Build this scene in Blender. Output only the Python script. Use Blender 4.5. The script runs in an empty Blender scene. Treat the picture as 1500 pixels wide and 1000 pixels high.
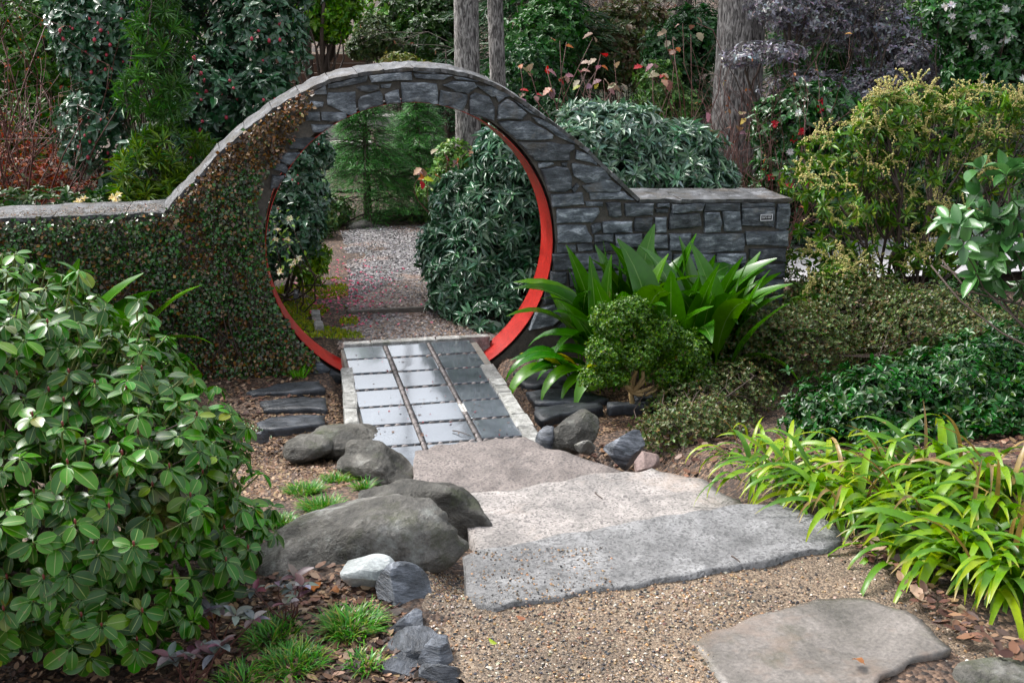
import bpy, bmesh, math, random
import numpy as np
from mathutils import Vector, Matrix, noise

# ------------------------------------------------------------------ camera, sky, sun, exposure
scene = bpy.context.scene
CAM = np.array([-1.0105, -8.0696, 2.3765]); PITCH = math.radians(15.79); YAW = math.radians(12.235); FPX = 1650.0
cd = bpy.data.cameras.new("camera"); cam = bpy.data.objects.new("camera", cd); scene.collection.objects.link(cam)
cam.location = CAM; cam.rotation_euler = (math.pi/2 - PITCH, 0, -YAW)
cd.sensor_width = 36; cd.lens = 36*FPX/1500; cd.clip_start = 0.05; cd.clip_end = 500
scene.camera = cam
SUN_EL, SUN_AZ = math.radians(54), math.radians(-50)       # azimuth from +Y towards +X
world = bpy.data.worlds.new("World"); scene.world = world; world.use_nodes = True
wn, wl = world.node_tree.nodes, world.node_tree.links
sky = wn.new("ShaderNodeTexSky"); sky.sky_type = 'NISHITA'; sky.sun_disc = False
sky.sun_elevation = SUN_EL; sky.sun_rotation = SUN_AZ; sky.dust_density = 4.0; sky.ozone_density = 1.0
hs = wn.new("ShaderNodeHueSaturation"); hs.inputs["Saturation"].default_value = 0.32
wl.new(sky.outputs[0], hs.inputs["Color"]); wl.new(hs.outputs[0], wn["Background"].inputs["Color"])
wn["Background"].inputs["Strength"].default_value = 0.14
sl = bpy.data.lights.new("sun", 'SUN'); sl.energy = 1.35; sl.angle = math.radians(16); sl.color = (1.0, 0.97, 0.93)
sun = bpy.data.objects.new("sun", sl); scene.collection.objects.link(sun)
sd = Vector((math.sin(SUN_AZ)*math.cos(SUN_EL), math.cos(SUN_AZ)*math.cos(SUN_EL), math.sin(SUN_EL)))
sun.rotation_euler = sd.to_track_quat('Z', 'Y').to_euler(); sun.location = (0, 0, 20)
vs = scene.view_settings
vs.view_transform = 'Standard'; vs.look = 'None'; vs.exposure = 1.38; vs.gamma = 1.0; vs.use_curve_mapping = False

# ------------------------------------------------------------------ helpers
COL = scene.collection
_F = np.array([math.sin(YAW)*math.cos(PITCH), math.cos(YAW)*math.cos(PITCH), -math.sin(PITCH)])
_R = np.array([math.cos(YAW), -math.sin(YAW), 0.0]); _D = np.cross(_F, _R)
def at(u, v, z):                      # the ground point of height z under a pixel of the photograph
    d = _F + _R*(u-750)/FPX + _D*(v-500)/FPX
    return CAM + d*((z-CAM[2])/d[2])
def aty(u, v, y):                     # the point at depth y
    d = _F + _R*(u-750)/FPX + _D*(v-500)/FPX
    return CAM + d*((y-CAM[1])/d[1])
def proj(P):
    d = P-CAM; z = d@_F
    return 750+FPX*(d@_R)/z, 500+FPX*(d@_D)/z, z
def rs(seed): return np.random.default_rng(seed)
def unit(v): return v/np.maximum(np.linalg.norm(v, axis=-1, keepdims=True), 1e-9)
def sstep(a, b, x):
    t = np.clip((x-a)/(b-a), 0, 1); return t*t*(3-2*t)
def tag(o, label=None, cat=None, group=None, kind=None):
    if label: o["label"] = label
    if cat: o["category"] = cat
    if group: o["group"] = group
    if kind: o["kind"] = kind
    return o
def empty(name, loc, label, cat, group=None, kind=None):
    o = bpy.data.objects.new(name, None); COL.objects.link(o); o.location = [float(c) for c in loc]
    o.empty_display_size = 0.05
    return tag(o, label, cat, group, kind)
def link(name, me, parent=None, loc=None):
    o = bpy.data.objects.new(name, me); COL.objects.link(o)
    if loc is not None: o.location = [float(c) for c in loc]
    if parent is not None:
        o.parent = parent
    return o
def mesh_np(name, V, loops, tot, mat, col=None, uv=None, smooth=False):
    """V (n,3), loops flat vertex indices, tot loop count per face; col (n,3) per vertex; uv (nloops,2)"""
    me = bpy.data.meshes.new(name)
    V = np.asarray(V, np.float32); loops = np.asarray(loops, np.int32); tot = np.asarray(tot, np.int32)
    me.vertices.add(len(V)); me.vertices.foreach_set("co", V.ravel())
    me.loops.add(len(loops)); me.loops.foreach_set("vertex_index", loops)
    me.polygons.add(len(tot)); me.polygons.foreach_set("loop_start", np.concatenate([[0], np.cumsum(tot)[:-1]]).astype(np.int32))
    try: me.polygons.foreach_set("loop_total", tot)
    except Exception: pass
    me.polygons.foreach_set("use_smooth", np.full(len(tot), smooth))
    if col is not None:
        a = me.attributes.new("Col", 'FLOAT_COLOR', 'POINT')
        c4 = np.ones((len(V), 4), np.float32); c4[:, :3] = col; a.data.foreach_set("color", c4.ravel())
    if uv is not None:
        l = me.uv_layers.new(name="UVMap"); l.data.foreach_set("uv", np.asarray(uv, np.float32).ravel())
    me.update(calc_edges=True)
    me.materials.append(mat)
    return me
class Tm:                             # a small template: a leaf, petal or pebble
    def __init__(s, V, F, UV=None):
        s.V = np.array(V, float); s.tot = np.array([len(f) for f in F]); s.loops = np.array([i for f in F for i in f])
        s.uv = np.array(UV, float)[s.loops] if UV is not None else None
def scatter(tm, P, D, N, S, C, mat, name, smooth=True):
    """one mesh of many copies: local y along D, local z near N; S (n,) or (n,3)"""
    n = len(P); D = unit(np.asarray(D, float)); X = unit(np.cross(D, N)); Z = np.cross(X, D)
    S = np.asarray(S, float)
    if S.ndim == 1: S = np.repeat(S[:, None], 3, 1)
    T = tm.V[None]*S[:, None, :]
    V = P[:, None, :] + T[..., 0:1]*X[:, None] + T[..., 1:2]*D[:, None] + T[..., 2:3]*Z[:, None]
    m = len(tm.V)
    loops = (tm.loops[None] + (np.arange(n)*m)[:, None]).ravel()
    col = np.repeat(C, m, 0) if C is not None else None
    uv = np.tile(tm.uv, (n, 1)) if tm.uv is not None else None
    return mesh_np(name, V.reshape(-1, 3), loops, np.tile(tm.tot, n), mat, col, uv, smooth)
def basis_matrix(P, D, N, S):
    D = unit(np.asarray(D, float)); X = unit(np.cross(D, N)); Z = np.cross(X, D)
    S = np.broadcast_to(np.asarray(S, float), 3)
    M = Matrix.Identity(4)
    for i in range(3):
        M[i][0] = X[i]*S[0]; M[i][1] = D[i]*S[1]; M[i][2] = Z[i]*S[2]; M[i][3] = P[i]
    return M
def palette(rng, n, cols, w=None, jit=.18, hue=.08):
    cols = np.array(cols, float); i = rng.choice(len(cols), n, p=None if w is None else np.array(w)/np.sum(w))
    c = cols[i]*np.exp(rng.normal(0, jit, (n, 1)))*np.exp(rng.normal(0, hue, (n, 3)))
    return np.clip(c, 0.002, .9)
# -- leaf templates
def leaf_tm(prof, nseg=4, w=.4, fold=.06, curl=-.12, wave=0):
    V, UV, F = [], [], []
    for i in range(nseg+1):
        t = i/nseg; hw = prof(t)*w/2; z = curl*t*t
        for s in (-1, 0, 1):
            V.append((s*hw, t, z + (fold*hw/w*4 if s else 0) + (wave*math.sin(9*t+s) if s else 0))); UV.append((.5+.5*s, t))
    for i in range(nseg):
        a = 3*i
        for k in (0, 1): F.append((a+k, a+k+1, a+k+4, a+k+3))
    return Tm(V, F, UV)
ellip = lambda t: max(.06, math.sin(math.pi*min(1, max(0, t**.85)))**.62)
obov = lambda t: max(.07, (math.sin(math.pi*t**1.15))**.6)
lance = lambda t: max(.04, math.sin(math.pi*t**.7)**.9)
strapf = lambda t: max(.03, min(1, 2.2*t+.45)*(1-t**3.2))
rhop = lambda t: .055 if t < .13 else max(.05, math.sin(math.pi*min(1, (t-.1)/.9)**1.08)**.5)
L_RHO = leaf_tm(rhop, 9, .56, .035, -.14)
L_ELL = leaf_tm(ellip, 3, .5, .08, -.12)
L_BRO = leaf_tm(ellip, 5, .48, .07, -.16)
L_LAN = leaf_tm(lance, 3, .3, .08, -.2)
L_NAR = leaf_tm(lance, 2, .14, .05, -.12)
L_SML = Tm([(0, 0, 0), (.3, .45, .06), (0, 1, -.08), (-.3, .45, .06)], [(0, 1, 2), (0, 2, 3)], [(.5, 0), (1, .5), (.5, 1), (0, .5)])
L_NDL = Tm([(-.06, 0, 0), (.06, 0, 0), (.03, 1, -.05), (-.03, 1, -.05)], [(0, 1, 2, 3)], [(0, 0), (1, 0), (1, 1), (0, 1)])
L_FLAT = Tm([(-.25, 0, .02), (.1, -.02, 0), (.38, .3, .06), (.3, .75, -.02), (0, 1, .07), (-.33, .7, 0), (-.4, .3, .05)], [(0, 1, 2, 3, 4, 5, 6)], [(.3, 0), (.6, 0), (1, .3), (.8, .8), (.5, 1), (.1, .7), (0, .3)])
def ico_tm(sub, jit, seed, sc=(1, 1, 1)):
    bm = bmesh.new(); bmesh.ops.create_icosphere(bm, subdivisions=sub, radius=.5)
    r = random.Random(seed)
    V = [tuple(c*s*(1+r.uniform(-jit, jit)) for c, s in zip(v.co, sc)) for v in bm.verts]
    F = [tuple(v.index for v in f.verts) for f in bm.faces]; bm.free(); return Tm(V, F)
PEB = ico_tm(1, .18, 1)
OCT = Tm([(.5, 0, 0), (-.5, 0, .05), (0, .5, 0), (.04, -.5, 0), (0, .05, .5), (0, 0, -.5)], [(0, 2, 4), (2, 1, 4), (1, 3, 4), (3, 0, 4), (2, 0, 5), (1, 2, 5), (3, 1, 5), (0, 3, 5)])
BALL = ico_tm(1, .05, 3)
# -- tubes
def tubes(name, lines, mat, sides=5, col=None, smooth=True):
    V, loops, tot, C = [], [], [], []
    base = 0
    ang = np.arange(sides)*2*math.pi/sides
    for pts, rad in lines:
        p = np.asarray(pts, float); r = np.broadcast_to(np.asarray(rad, float), len(p)); n = len(p)
        t = unit(np.gradient(p, axis=0)); ref = np.array([1., .2, .1]) if abs(t[0][0]) < .8 else np.array([0, 1., 0])
        a = unit(np.cross(t, ref)); b = np.cross(t, a)
        ring = p[:, None] + r[:, None, None]*(np.cos(ang)[None, :, None]*a[:, None] + np.sin(ang)[None, :, None]*b[:, None])
        V.append(ring.reshape(-1, 3))
        i = np.arange(n-1)[:, None]*sides; j = np.arange(sides)[None]; k = (j+1) % sides
        q = np.stack([i+j, i+k, i+sides+k, i+sides+j], -1).reshape(-1, 4) + base
        loops.append(q.ravel()); tot.append(np.full(len(q), 4)); base += n*sides
        loops.append(np.arange(base-sides, base)); tot.append([sides])
    return mesh_np(name, np.concatenate(V), np.concatenate(loops), np.concatenate(tot), mat, None, None, smooth)
def bendline(p0, p1, n, rng, wob, sag=0):
    t = np.linspace(0, 1, n)[:, None]; p = np.asarray(p0)*(1-t) + np.asarray(p1)*t
    d = np.linalg.norm(np.asarray(p1)-np.asarray(p0))
    w = rng.normal(0, 1, (3, 3))
    for k in range(3): p = p + np.sin((k+1)*math.pi*t)*w[k]*wob*d/(k+1)
    p[:, 2] += sag*np.sin(math.pi*t[:, 0])*d
    return p
def branching(rng, base, n0, height, spread, levels=3, kids=4, r0=.02, wob=.06, up=.5):
    lines = []
    def grow(p, d, L, r, lev):
        n = 6; pts = [p]; q = np.array(p); dd = unit(d)
        for i in range(n-1):
            dd = unit(dd + rng.normal(0, wob*2, 3) + np.array([0, 0, up*.12])); q = q + dd*L/(n-1); pts.append(q)
        pts = np.array(pts); lines.append((pts, np.linspace(r, r*.45, n)))
        if lev > 1:
            for k in range(kids):
                i = rng.integers(1, n); nd = unit(unit(d) + rng.normal(0, .55, 3)); grow(pts[i], nd, L*rng.uniform(.4, .65), r*.55, lev-1)
    for i in range(n0):
        a = rng.uniform(0, 2*math.pi); s = spread*rng.uniform(.2, 1)
        grow(np.asarray(base)+rng.normal(0, .04, 3)*[1, 1, 0], np.array([math.cos(a)*s, math.sin(a)*s, 1]), height*rng.uniform(.7, 1.05), r0, levels)
    return lines
# -- crowns
def blob_tips(rng, blobs, n, inner=.3, zmin=None, lump=.12):
    """twig tips spread through the outer shell of several ellipsoids; returns points, outward axes"""
    B = np.array([[*b[:3], *b[3:6]] for b in blobs], float)
    vol = (B[:, 3]*B[:, 4]*B[:, 5])**(2/3); k = rng.choice(len(B), n, p=vol/vol.sum())
    d = unit(rng.normal(0, 1, (n, 3)))
    lumps = 1 + lump*np.sin(d[:, 0]*7+k*1.7)*np.sin(d[:, 1]*6+k)*np.cos(d[:, 2]*8+k*.7) + rng.normal(0, .04, n)
    f = 1-np.abs(rng.normal(0, inner, n)); f = np.clip(f, .15, 1)*lumps
    P = B[k, :3] + d*B[k, 3:6]*f[:, None]
    A = unit(d/B[k, 3:6])
    keep = np.ones(n, bool)
    for j in range(len(B)):
        q = (((P-B[j, :3])/B[j, 3:6])**2).sum(1); keep &= ~((q < .35) & (k != j))
    if zmin is not None: keep &= P[:, 2] > (zmin(P[:, 0], P[:, 1]) if callable(zmin) else zmin)
    return P[keep], A[keep]
def whorl(rng, P, A, k, L, elev=65, droop=.0, ljit=.2, up=.35):
    """k leaves round each tip"""
    n = len(P); A = unit(A + np.array([0, 0, up]) + rng.normal(0, .22, (n, 3)))
    ref = np.where(np.abs(A[:, 2:3]) < .9, np.array([[0, 0, 1.]]), np.array([[1., 0, 0]]))
    U = unit(np.cross(A, ref)); W = np.cross(A, U)
    ph = rng.uniform(0, 6.28, (n, 1)) + np.arange(k)[None]*2*math.pi/k + rng.normal(0, .25, (n, k))
    e = np.radians(elev + rng.normal(0, 14, (n, k)))
    R = np.cos(ph)[..., None]*U[:, None] + np.sin(ph)[..., None]*W[:, None]
    D = np.cos(e)[..., None]*A[:, None] + np.sin(e)[..., None]*R
    N = np.sin(e)[..., None]*A[:, None] - np.cos(e)[..., None]*R
    D = D + np.array([0, 0, -droop])*np.abs(rng.normal(1, .4, (n, k, 1)))
    Lq = L*np.exp(rng.normal(0, ljit, (n, k)))
    PP = P[:, None] + D*.06*L + 0*R
    return PP.reshape(-1, 3), D.reshape(-1, 3), (N+np.array([0, 0, .25])).reshape(-1, 3), Lq.ravel()

# ------------------------------------------------------------------ materials
def nmat(name):
    m = bpy.data.materials.new(name); m.use_nodes = True
    return m, m.node_tree.nodes, m.node_tree.links, m.node_tree.nodes["Principled BSDF"]
def add(N, t, **kw):
    n = N.new("ShaderNode"+t)
    for k, v in kw.items():
        if k.startswith("i_"): n.inputs[k[2:].replace("_", " ")].default_value = v
        else: setattr(n, k, v)
    return n
def ramp(N, stops):
    r = N.new("ShaderNodeValToRGB"); e = r.color_ramp.elements
    while len(e) < len(stops): e.new(.5)
    for q, (p, c) in zip(e, stops): q.position = p; q.color = (*c, 1)
    return r
def mixc(N, Lk, a, b, f, mode='MIX'):
    m = N.new("ShaderNodeMix"); m.data_type = 'RGBA'; m.blend_type = mode
    for s, v in ((m.inputs[6], a), (m.inputs[7], b), (m.inputs[0], f)):
        if hasattr(v, "links"): Lk.new(v, s)
        elif isinstance(v, (int, float)): s.default_value = v
        else: s.default_value = (*v, 1)
    return m.outputs[2]
def mathn(N, Lk, op, a, b=0.0):
    m = N.new("ShaderNodeMath"); m.operation = op
    for s, v in zip(m.inputs, (a, b)):
        if hasattr(v, "links"): Lk.new(v, s)
        else: s.default_value = v
    return m.outputs[0]
def leaf_mat(name, rough=.35, transl=.2, rib=None, ribw=.05, edge=None, spots=None, spec=.5, coat=0):
    m, N, Lk, B = nmat(name)
    a = add(N, "Attribute", attribute_name="Col"); col = a.outputs["Color"]
    tc = add(N, "TexCoord")
    nz = add(N, "TexNoise", i_Scale=30., i_Detail=3.); Lk.new(tc.outputs["Object"], nz.inputs["Vector"])
    v = add(N, "HueSaturation"); v.inputs["Saturation"].default_value = 1.22; Lk.new(col, v.inputs["Color"])
    vr = add(N, "MapRange"); vr.inputs[3].default_value = .7; vr.inputs[4].default_value = 1.35; Lk.new(nz.outputs[0], vr.inputs[0]); Lk.new(vr.outputs[0], v.inputs["Value"])
    col = v.outputs[0]
    if spots is not None:
        ns = add(N, "TexNoise", i_Scale=spots[1], i_Detail=4., i_Roughness=.6); oi = add(N, "ObjectInfo"); of = add(N, "VectorMath", operation='SCALE'); of.inputs[0].default_value = (7., 5., 3.); Lk.new(oi.outputs["Random"], of.inputs["Scale"])
        av = add(N, "VectorMath", operation='ADD'); Lk.new(tc.outputs["Object"], av.inputs[0]); Lk.new(of.outputs[0], av.inputs[1]); Lk.new(av.outputs[0], ns.inputs["Vector"])
        sr = add(N, "MapRange"); sr.inputs[1].default_value = spots[2]; sr.inputs[2].default_value = spots[2]+.06; Lk.new(ns.outputs[0], sr.inputs[0]); col = mixc(N, Lk, col, spots[0], mathn(N, Lk, 'MULTIPLY', sr.outputs[0], .75))
    if rib is not None or edge is not None:
        sp = add(N, "SeparateXYZ"); Lk.new(tc.outputs["UV"], sp.inputs[0])
        ax = mathn(N, Lk, 'ABSOLUTE', mathn(N, Lk, 'SUBTRACT', sp.outputs[0], .5))
        if rib is not None:
            f = mathn(N, Lk, 'LESS_THAN', ax, ribw); col = mixc(N, Lk, col, rib, mathn(N, Lk, 'MULTIPLY', f, .8))
        if edge is not None:
            g = mathn(N, Lk, 'GREATER_THAN', ax, .47); col = mixc(N, Lk, col, edge, mathn(N, Lk, 'MULTIPLY', g, .6))
    Lk.new(col, B.inputs["Base Color"]); B.inputs["Roughness"].default_value = rough
    B.inputs["Specular IOR Level"].default_value = spec
    if coat: B.inputs["Coat Weight"].default_value = coat; B.inputs["Coat Roughness"].default_value = .15
    t = add(N, "BsdfTranslucent"); ts = add(N, "HueSaturation", i_Value=1.3); Lk.new(col, ts.inputs["Color"]); Lk.new(ts.outputs[0], t.inputs["Color"])
    mx = add(N, "MixShader"); mx.inputs[0].default_value = transl
    Lk.new(B.outputs[0], mx.inputs[1]); Lk.new(t.outputs[0], mx.inputs[2]); Lk.new(mx.outputs[0], N["Material Output"].inputs["Surface"])
    return m
def stone_mat(name, stops, scale=6., stretch=(1, 1, 1), rough=(.35, .7), bump=.4, bd=.01, rnd=.35, fine=60., speck=None, lichen=None, warm=None):
    m, N, Lk, B = nmat(name)
    tc = add(N, "TexCoord"); oi = add(N, "ObjectInfo")
    off = add(N, "VectorMath", operation='SCALE'); off.inputs[0].default_value = (37., 21., 53.); Lk.new(oi.outputs["Random"], off.inputs["Scale"])
    ad = add(N, "VectorMath", operation='ADD'); Lk.new(tc.outputs["Object"], ad.inputs[0]); Lk.new(off.outputs[0], ad.inputs[1])
    mp = add(N, "Mapping"); mp.inputs["Scale"].default_value = stretch; Lk.new(ad.outputs[0], mp.inputs["Vector"])
    n1 = add(N, "TexNoise", i_Scale=scale, i_Detail=8., i_Roughness=.65, i_Distortion=.4); Lk.new(mp.outputs[0], n1.inputs["Vector"])
    n2 = add(N, "TexNoise", i_Scale=fine, i_Detail=6., i_Roughness=.7); Lk.new(mp.outputs[0], n2.inputs["Vector"])
    r = ramp(N, stops); Lk.new(n1.outputs[0], r.inputs[0]); col = r.outputs[0]
    f2 = add(N, "MapRange"); f2.inputs[1].default_value = .3; f2.inputs[2].default_value = .7; f2.inputs[3].default_value = .6; f2.inputs[4].default_value = 1.4; Lk.new(n2.outputs[0], f2.inputs[0])
    hv = add(N, "HueSaturation"); Lk.new(col, hv.inputs["Color"])
    rv = add(N, "MapRange"); rv.inputs[3].default_value = 1-rnd; rv.inputs[4].default_value = 1+rnd; Lk.new(oi.outputs["Random"], rv.inputs[0])
    Lk.new(mathn(N, Lk, 'MULTIPLY', f2.outputs[0], rv.outputs[0]), hv.inputs["Value"]); col = hv.outputs[0]
    if speck:
        vo = add(N, "TexVoronoi", i_Scale=speck[1]); Lk.new(ad.outputs[0], vo.inputs["Vector"])
        sx = add(N, "SeparateXYZ"); Lk.new(vo.outputs["Color"], sx.inputs[0])
        g = mathn(N, Lk, 'GREATER_THAN', sx.outputs[0], speck[2]); col = mixc(N, Lk, col, speck[0], mathn(N, Lk, 'MULTIPLY', g, .6))
    for ex in (lichen, warm):
        if ex:
            n3 = add(N, "TexNoise", i_Scale=ex[1], i_Detail=7., i_Roughness=.7); Lk.new(ad.outputs[0], n3.inputs["Vector"])
            rr = add(N, "MapRange"); rr.inputs[1].default_value = ex[2]; rr.inputs[2].default_value = ex[2]+.12; Lk.new(n3.outputs[0], rr.inputs[0])
            col = mixc(N, Lk, col, ex[0], mathn(N, Lk, 'MULTIPLY', rr.outputs[0], ex[3]))
    Lk.new(col, B.inputs["Base Color"])
    rg = add(N, "MapRange"); rg.inputs[3].default_value = rough[0]; rg.inputs[4].default_value = rough[1]; rg.inputs[1].default_value = .3; rg.inputs[2].default_value = .7; Lk.new(n1.outputs[0], rg.inputs[0]); Lk.new(rg.outputs[0], B.inputs["Roughness"])
    hsum = mathn(N, Lk, 'ADD', n1.outputs[0], mathn(N, Lk, 'MULTIPLY', n2.outputs[0], .5))
    bp = add(N, "Bump"); bp.inputs["Strength"].default_value = bump; bp.inputs["Distance"].default_value = bd; Lk.new(hsum, bp.inputs["Height"]); Lk.new(bp.outputs[0], B.inputs["Normal"])
    return m
def grit_mat(name, stops, scale, rough=.6, bump=.8, bd=.008, big=None):
    """loose stones or chips: cells of different colours with rounded relief"""
    m, N, Lk, B = nmat(name); tc = add(N, "TexCoord")
    vo = add(N, "TexVoronoi", i_Scale=scale); Lk.new(tc.outputs["Object"], vo.inputs["Vector"])
    sx = add(N, "SeparateXYZ"); Lk.new(vo.outputs["Color"], sx.inputs[0])
    r = ramp(N, stops); Lk.new(sx.outputs[0], r.inputs[0]); col = r.outputs[0]
    nz = add(N, "TexNoise", i_Scale=2.2, i_Detail=6.); Lk.new(tc.outputs["Object"], nz.inputs["Vector"])
    vr = add(N, "MapRange"); vr.inputs[1].default_value = .3; vr.inputs[2].default_value = .7; vr.inputs[3].default_value = .65; vr.inputs[4].default_value = 1.3; Lk.new(nz.outputs[0], vr.inputs[0])
    hv = add(N, "HueSaturation"); Lk.new(col, hv.inputs["Color"]); Lk.new(vr.outputs[0], hv.inputs["Value"]); col = hv.outputs[0]
    if big:
        n3 = add(N, "TexNoise", i_Scale=big[1], i_Detail=5.); Lk.new(tc.outputs["Object"], n3.inputs["Vector"])
        rr = add(N, "MapRange"); rr.inputs[1].default_value = big[2]; rr.inputs[2].default_value = big[2]+.1; Lk.new(n3.outputs[0], rr.inputs[0])
        col = mixc(N, Lk, col, big[0], mathn(N, Lk, 'MULTIPLY', rr.outputs[0], .7))
    Lk.new(col, B.inputs["Base Color"]); B.inputs["Roughness"].default_value = rough
    inv = mathn(N, Lk, 'SUBTRACT', 1., vo.outputs["Distance"])
    bp = add(N, "Bump"); bp.inputs["Strength"].default_value = bump; bp.inputs["Distance"].default_value = bd; Lk.new(inv, bp.inputs["Height"]); Lk.new(bp.outputs[0], B.inputs["Normal"])
    return m
def plain_mat(name, c, rough=.5, var=.2, scale=20., bump=0., metallic=0):
    m, N, Lk, B = nmat(name); tc = add(N, "TexCoord")
    nz = add(N, "TexNoise", i_Scale=scale, i_Detail=6., i_Roughness=.65); Lk.new(tc.outputs["Object"], nz.inputs["Vector"])
    vr = add(N, "MapRange"); vr.inputs[1].default_value = .25; vr.inputs[2].default_value = .75; vr.inputs[3].default_value = 1-var; vr.inputs[4].default_value = 1+var; Lk.new(nz.outputs[0], vr.inputs[0])
    hv = add(N, "HueSaturation"); hv.inputs["Color"].default_value = (*c, 1); Lk.new(vr.outputs[0], hv.inputs["Value"]); Lk.new(hv.outputs[0], B.inputs["Base Color"])
    B.inputs["Roughness"].default_value = rough; B.inputs["Metallic"].default_value = metallic
    if bump:
        bp = add(N, "Bump"); bp.inputs["Strength"].default_value = bump; bp.inputs["Distance"].default_value = .01; Lk.new(nz.outputs[0], bp.inputs["Height"]); Lk.new(bp.outputs[0], B.inputs["Normal"])
    return m
def attr_mat(name, rough=.6, spec=.4):
    m, N, Lk, B = nmat(name); a = add(N, "Attribute", attribute_name="Col"); Lk.new(a.outputs["Color"], B.inputs["Base Color"])
    B.inputs["Roughness"].default_value = rough; B.inputs["Specular IOR Level"].default_value = spec; return m

M = {}
M['slate'] = stone_mat('slate', [(.3, (.018, .022, .027)), (.44, (.06, .072, .085)), (.55, (.13, .15, .17)), (.66, (.34, .37, .4))], 9, (1, 1, 2.6), (.28, .58), 1., .018, .6, 60, None, ((.3, .29, .26), 6, .6, .5), ((.15, .125, .095), 2.6, .56, .6))
M['slate_dark'] = stone_mat('slate_dark', [(.3, (.012, .014, .017)), (.5, (.03, .035, .042)), (.7, (.075, .085, .1)), (.85, (.17, .18, .2))], 8, (1, 3, 1), (.22, .5), .7, .012, .3, 45)
M['coping'] = stone_mat('coping', [(.3, (.035, .035, .037)), (.5, (.095, .096, .1)), (.7, (.22, .23, .25))], 8, (1, 1, 1), (.3, .6), 1., .02, .2, 50, None, ((.05, .05, .02), 6, .55, .6), ((.09, .065, .045), 3, .52, .5))
M['mortar'] = stone_mat('mortar', [(.3, (.04, .036, .031)), (.7, (.13, .115, .095))], 12, (1, 1, 1), (.6, .9), .5, .008, 0, 90)
M['granite'] = stone_mat('granite', [(.28, (.14, .132, .125)), (.5, (.28, .258, .242)), (.72, (.44, .4, .375))], 4.5, (1, 1, 1), (.45, .75), .9, .014, .06, 75, ((.06, .055, .055), 110, .8), None, ((.42, .33, .27), 1.6, .52, .55))
M['granite_grey'] = stone_mat('granite_grey', [(.28, (.085, .085, .085)), (.5, (.18, .18, .18)), (.72, (.31, .31, .31))], 5, (1, 1, 1), (.45, .75), .9, .014, .05, 80, ((.05, .05, .05), 110, .78))
M['kerb'] = stone_mat('kerb', [(.3, (.12, .12, .105)), (.5, (.3, .3, .28)), (.7, (.5, .5, .48))], 18, (1, 1, 1), (.5, .8), 1., .014, .2, 90, None, ((.08, .1, .04), 6, .58, .5))
M['boulder'] = stone_mat('boulder', [(.3, (.028, .027, .022)), (.46, (.085, .08, .068)), (.58, (.18, .172, .155)), (.74, (.4, .4, .375))], 5.2, (1, 1, 1.2), (.38, .75), 1., .03, .2, 46, None, ((.36, .38, .35), 5.5, .54, .65), ((.055, .065, .02), 3.2, .54, .65))
M['boulder_dark'] = stone_mat('mossy_boulder', [(.3, (.016, .016, .012)), (.46, (.05, .047, .038)), (.58, (.11, .105, .09)), (.74, (.27, .27, .25))], 6, (1, 1, 1.2), (.35, .7), 1., .03, .2, 50, None, ((.24, .25, .22), 6.5, .57, .6), ((.045, .06, .014), 3.4, .52, .75))
M['flag'] = stone_mat('flag', [(.3, (.07, .065, .053)), (.5, (.15, .135, .12)), (.72, (.25, .225, .205))], 3.2, (1, 1, 1), (.2, .5), .5, .01, .05, 70, None, ((.055, .055, .026), 2.2, .5, .7), ((.24, .175, .135), 1.9, .53, .6))
M['slate_rock'] = stone_mat('slate_rock', [(.3, (.018, .021, .026)), (.46, (.055, .064, .077)), (.6, (.13, .145, .17)), (.75, (.3, .32, .35))], 9, (1, 1, 4), (.25, .5), 1., .015, .35, 40)
M['pale_rock'] = stone_mat('pale_rock', [(.3, (.13, .15, .14)), (.5, (.34, .37, .37)), (.7, (.55, .58, .58))], 5, (1, 2, 1), (.4, .7), .6, .012, .1, 60)
M['pink_rock'] = stone_mat('pink_rock', [(.3, (.12, .08, .07)), (.7, (.3, .22, .2))], 8, (1, 1, 1), (.5, .8), .6, .01, .1, 60)
M['red'] = stone_mat('red_paint', [(.3, (.2, .01, .008)), (.48, (.36, .014, .009)), (.7, (.44, .022, .014))], 3.5, (1, 1, 1), (.3, .5), .15, .003, 0, 40, None, ((.14, .06, .045), 7, .62, .5), ((.09, .03, .02), 22, .66, .6))
M['gravel'] = grit_mat('gravel', [(.0, (.02, .018, .017)), (.3, (.085, .065, .05)), (.55, (.19, .13, .09)), (.75, (.28, .2, .13)), (1, (.4, .34, .28))], 105, .55, .9, .008)
M['sand'] = grit_mat('sandy_gravel', [(.0, (.04, .03, .022)), (.4, (.125, .088, .056)), (.8, (.2, .143, .094)), (1, (.28, .22, .155))], 150, .6, .6, .005)
M['gravel_grey'] = grit_mat('gravel_grey', [(.0, (.03, .028, .028)), (.4, (.12, .11, .112)), (.75, (.21, .2, .205)), (1, (.33, .32, .325))], 38, .6, .9, .015, ((.22, .13, .085), 1.1, .52))
M['mulch'] = grit_mat('mulch', [(.0, (.012, .008, .006)), (.4, (.05, .03, .02)), (.75, (.11, .065, .04)), (1, (.22, .14, .09))], 60, .75, 1., .012)
M['litter'] = grit_mat('leaf_litter', [(.0, (.015, .01, .007)), (.4, (.045, .026, .016)), (.75, (.085, .05, .03)), (1, (.14, .09, .055))], 9, .8, 1., .03, ((.03, .045, .015), .35, .5))
M['chip'] = attr_mat('chips', .6); M['pebble'] = attr_mat('pebbles', .35); M['dry'] = attr_mat('dry_leaves', .55)
M['petal'] = leaf_mat('petals', .5, .3)
M['twig'] = plain_mat('twig', (.06, .04, .03), .7, .3); M['twig_red'] = plain_mat('red_twig', (.085, .028, .02), .6, .3)
M['twig_grey'] = plain_mat('grey_twig', (.14, .115, .1), .8, .3); M['stem_green'] = plain_mat('green_stem', (.16, .2, .05), .5, .2)
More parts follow.
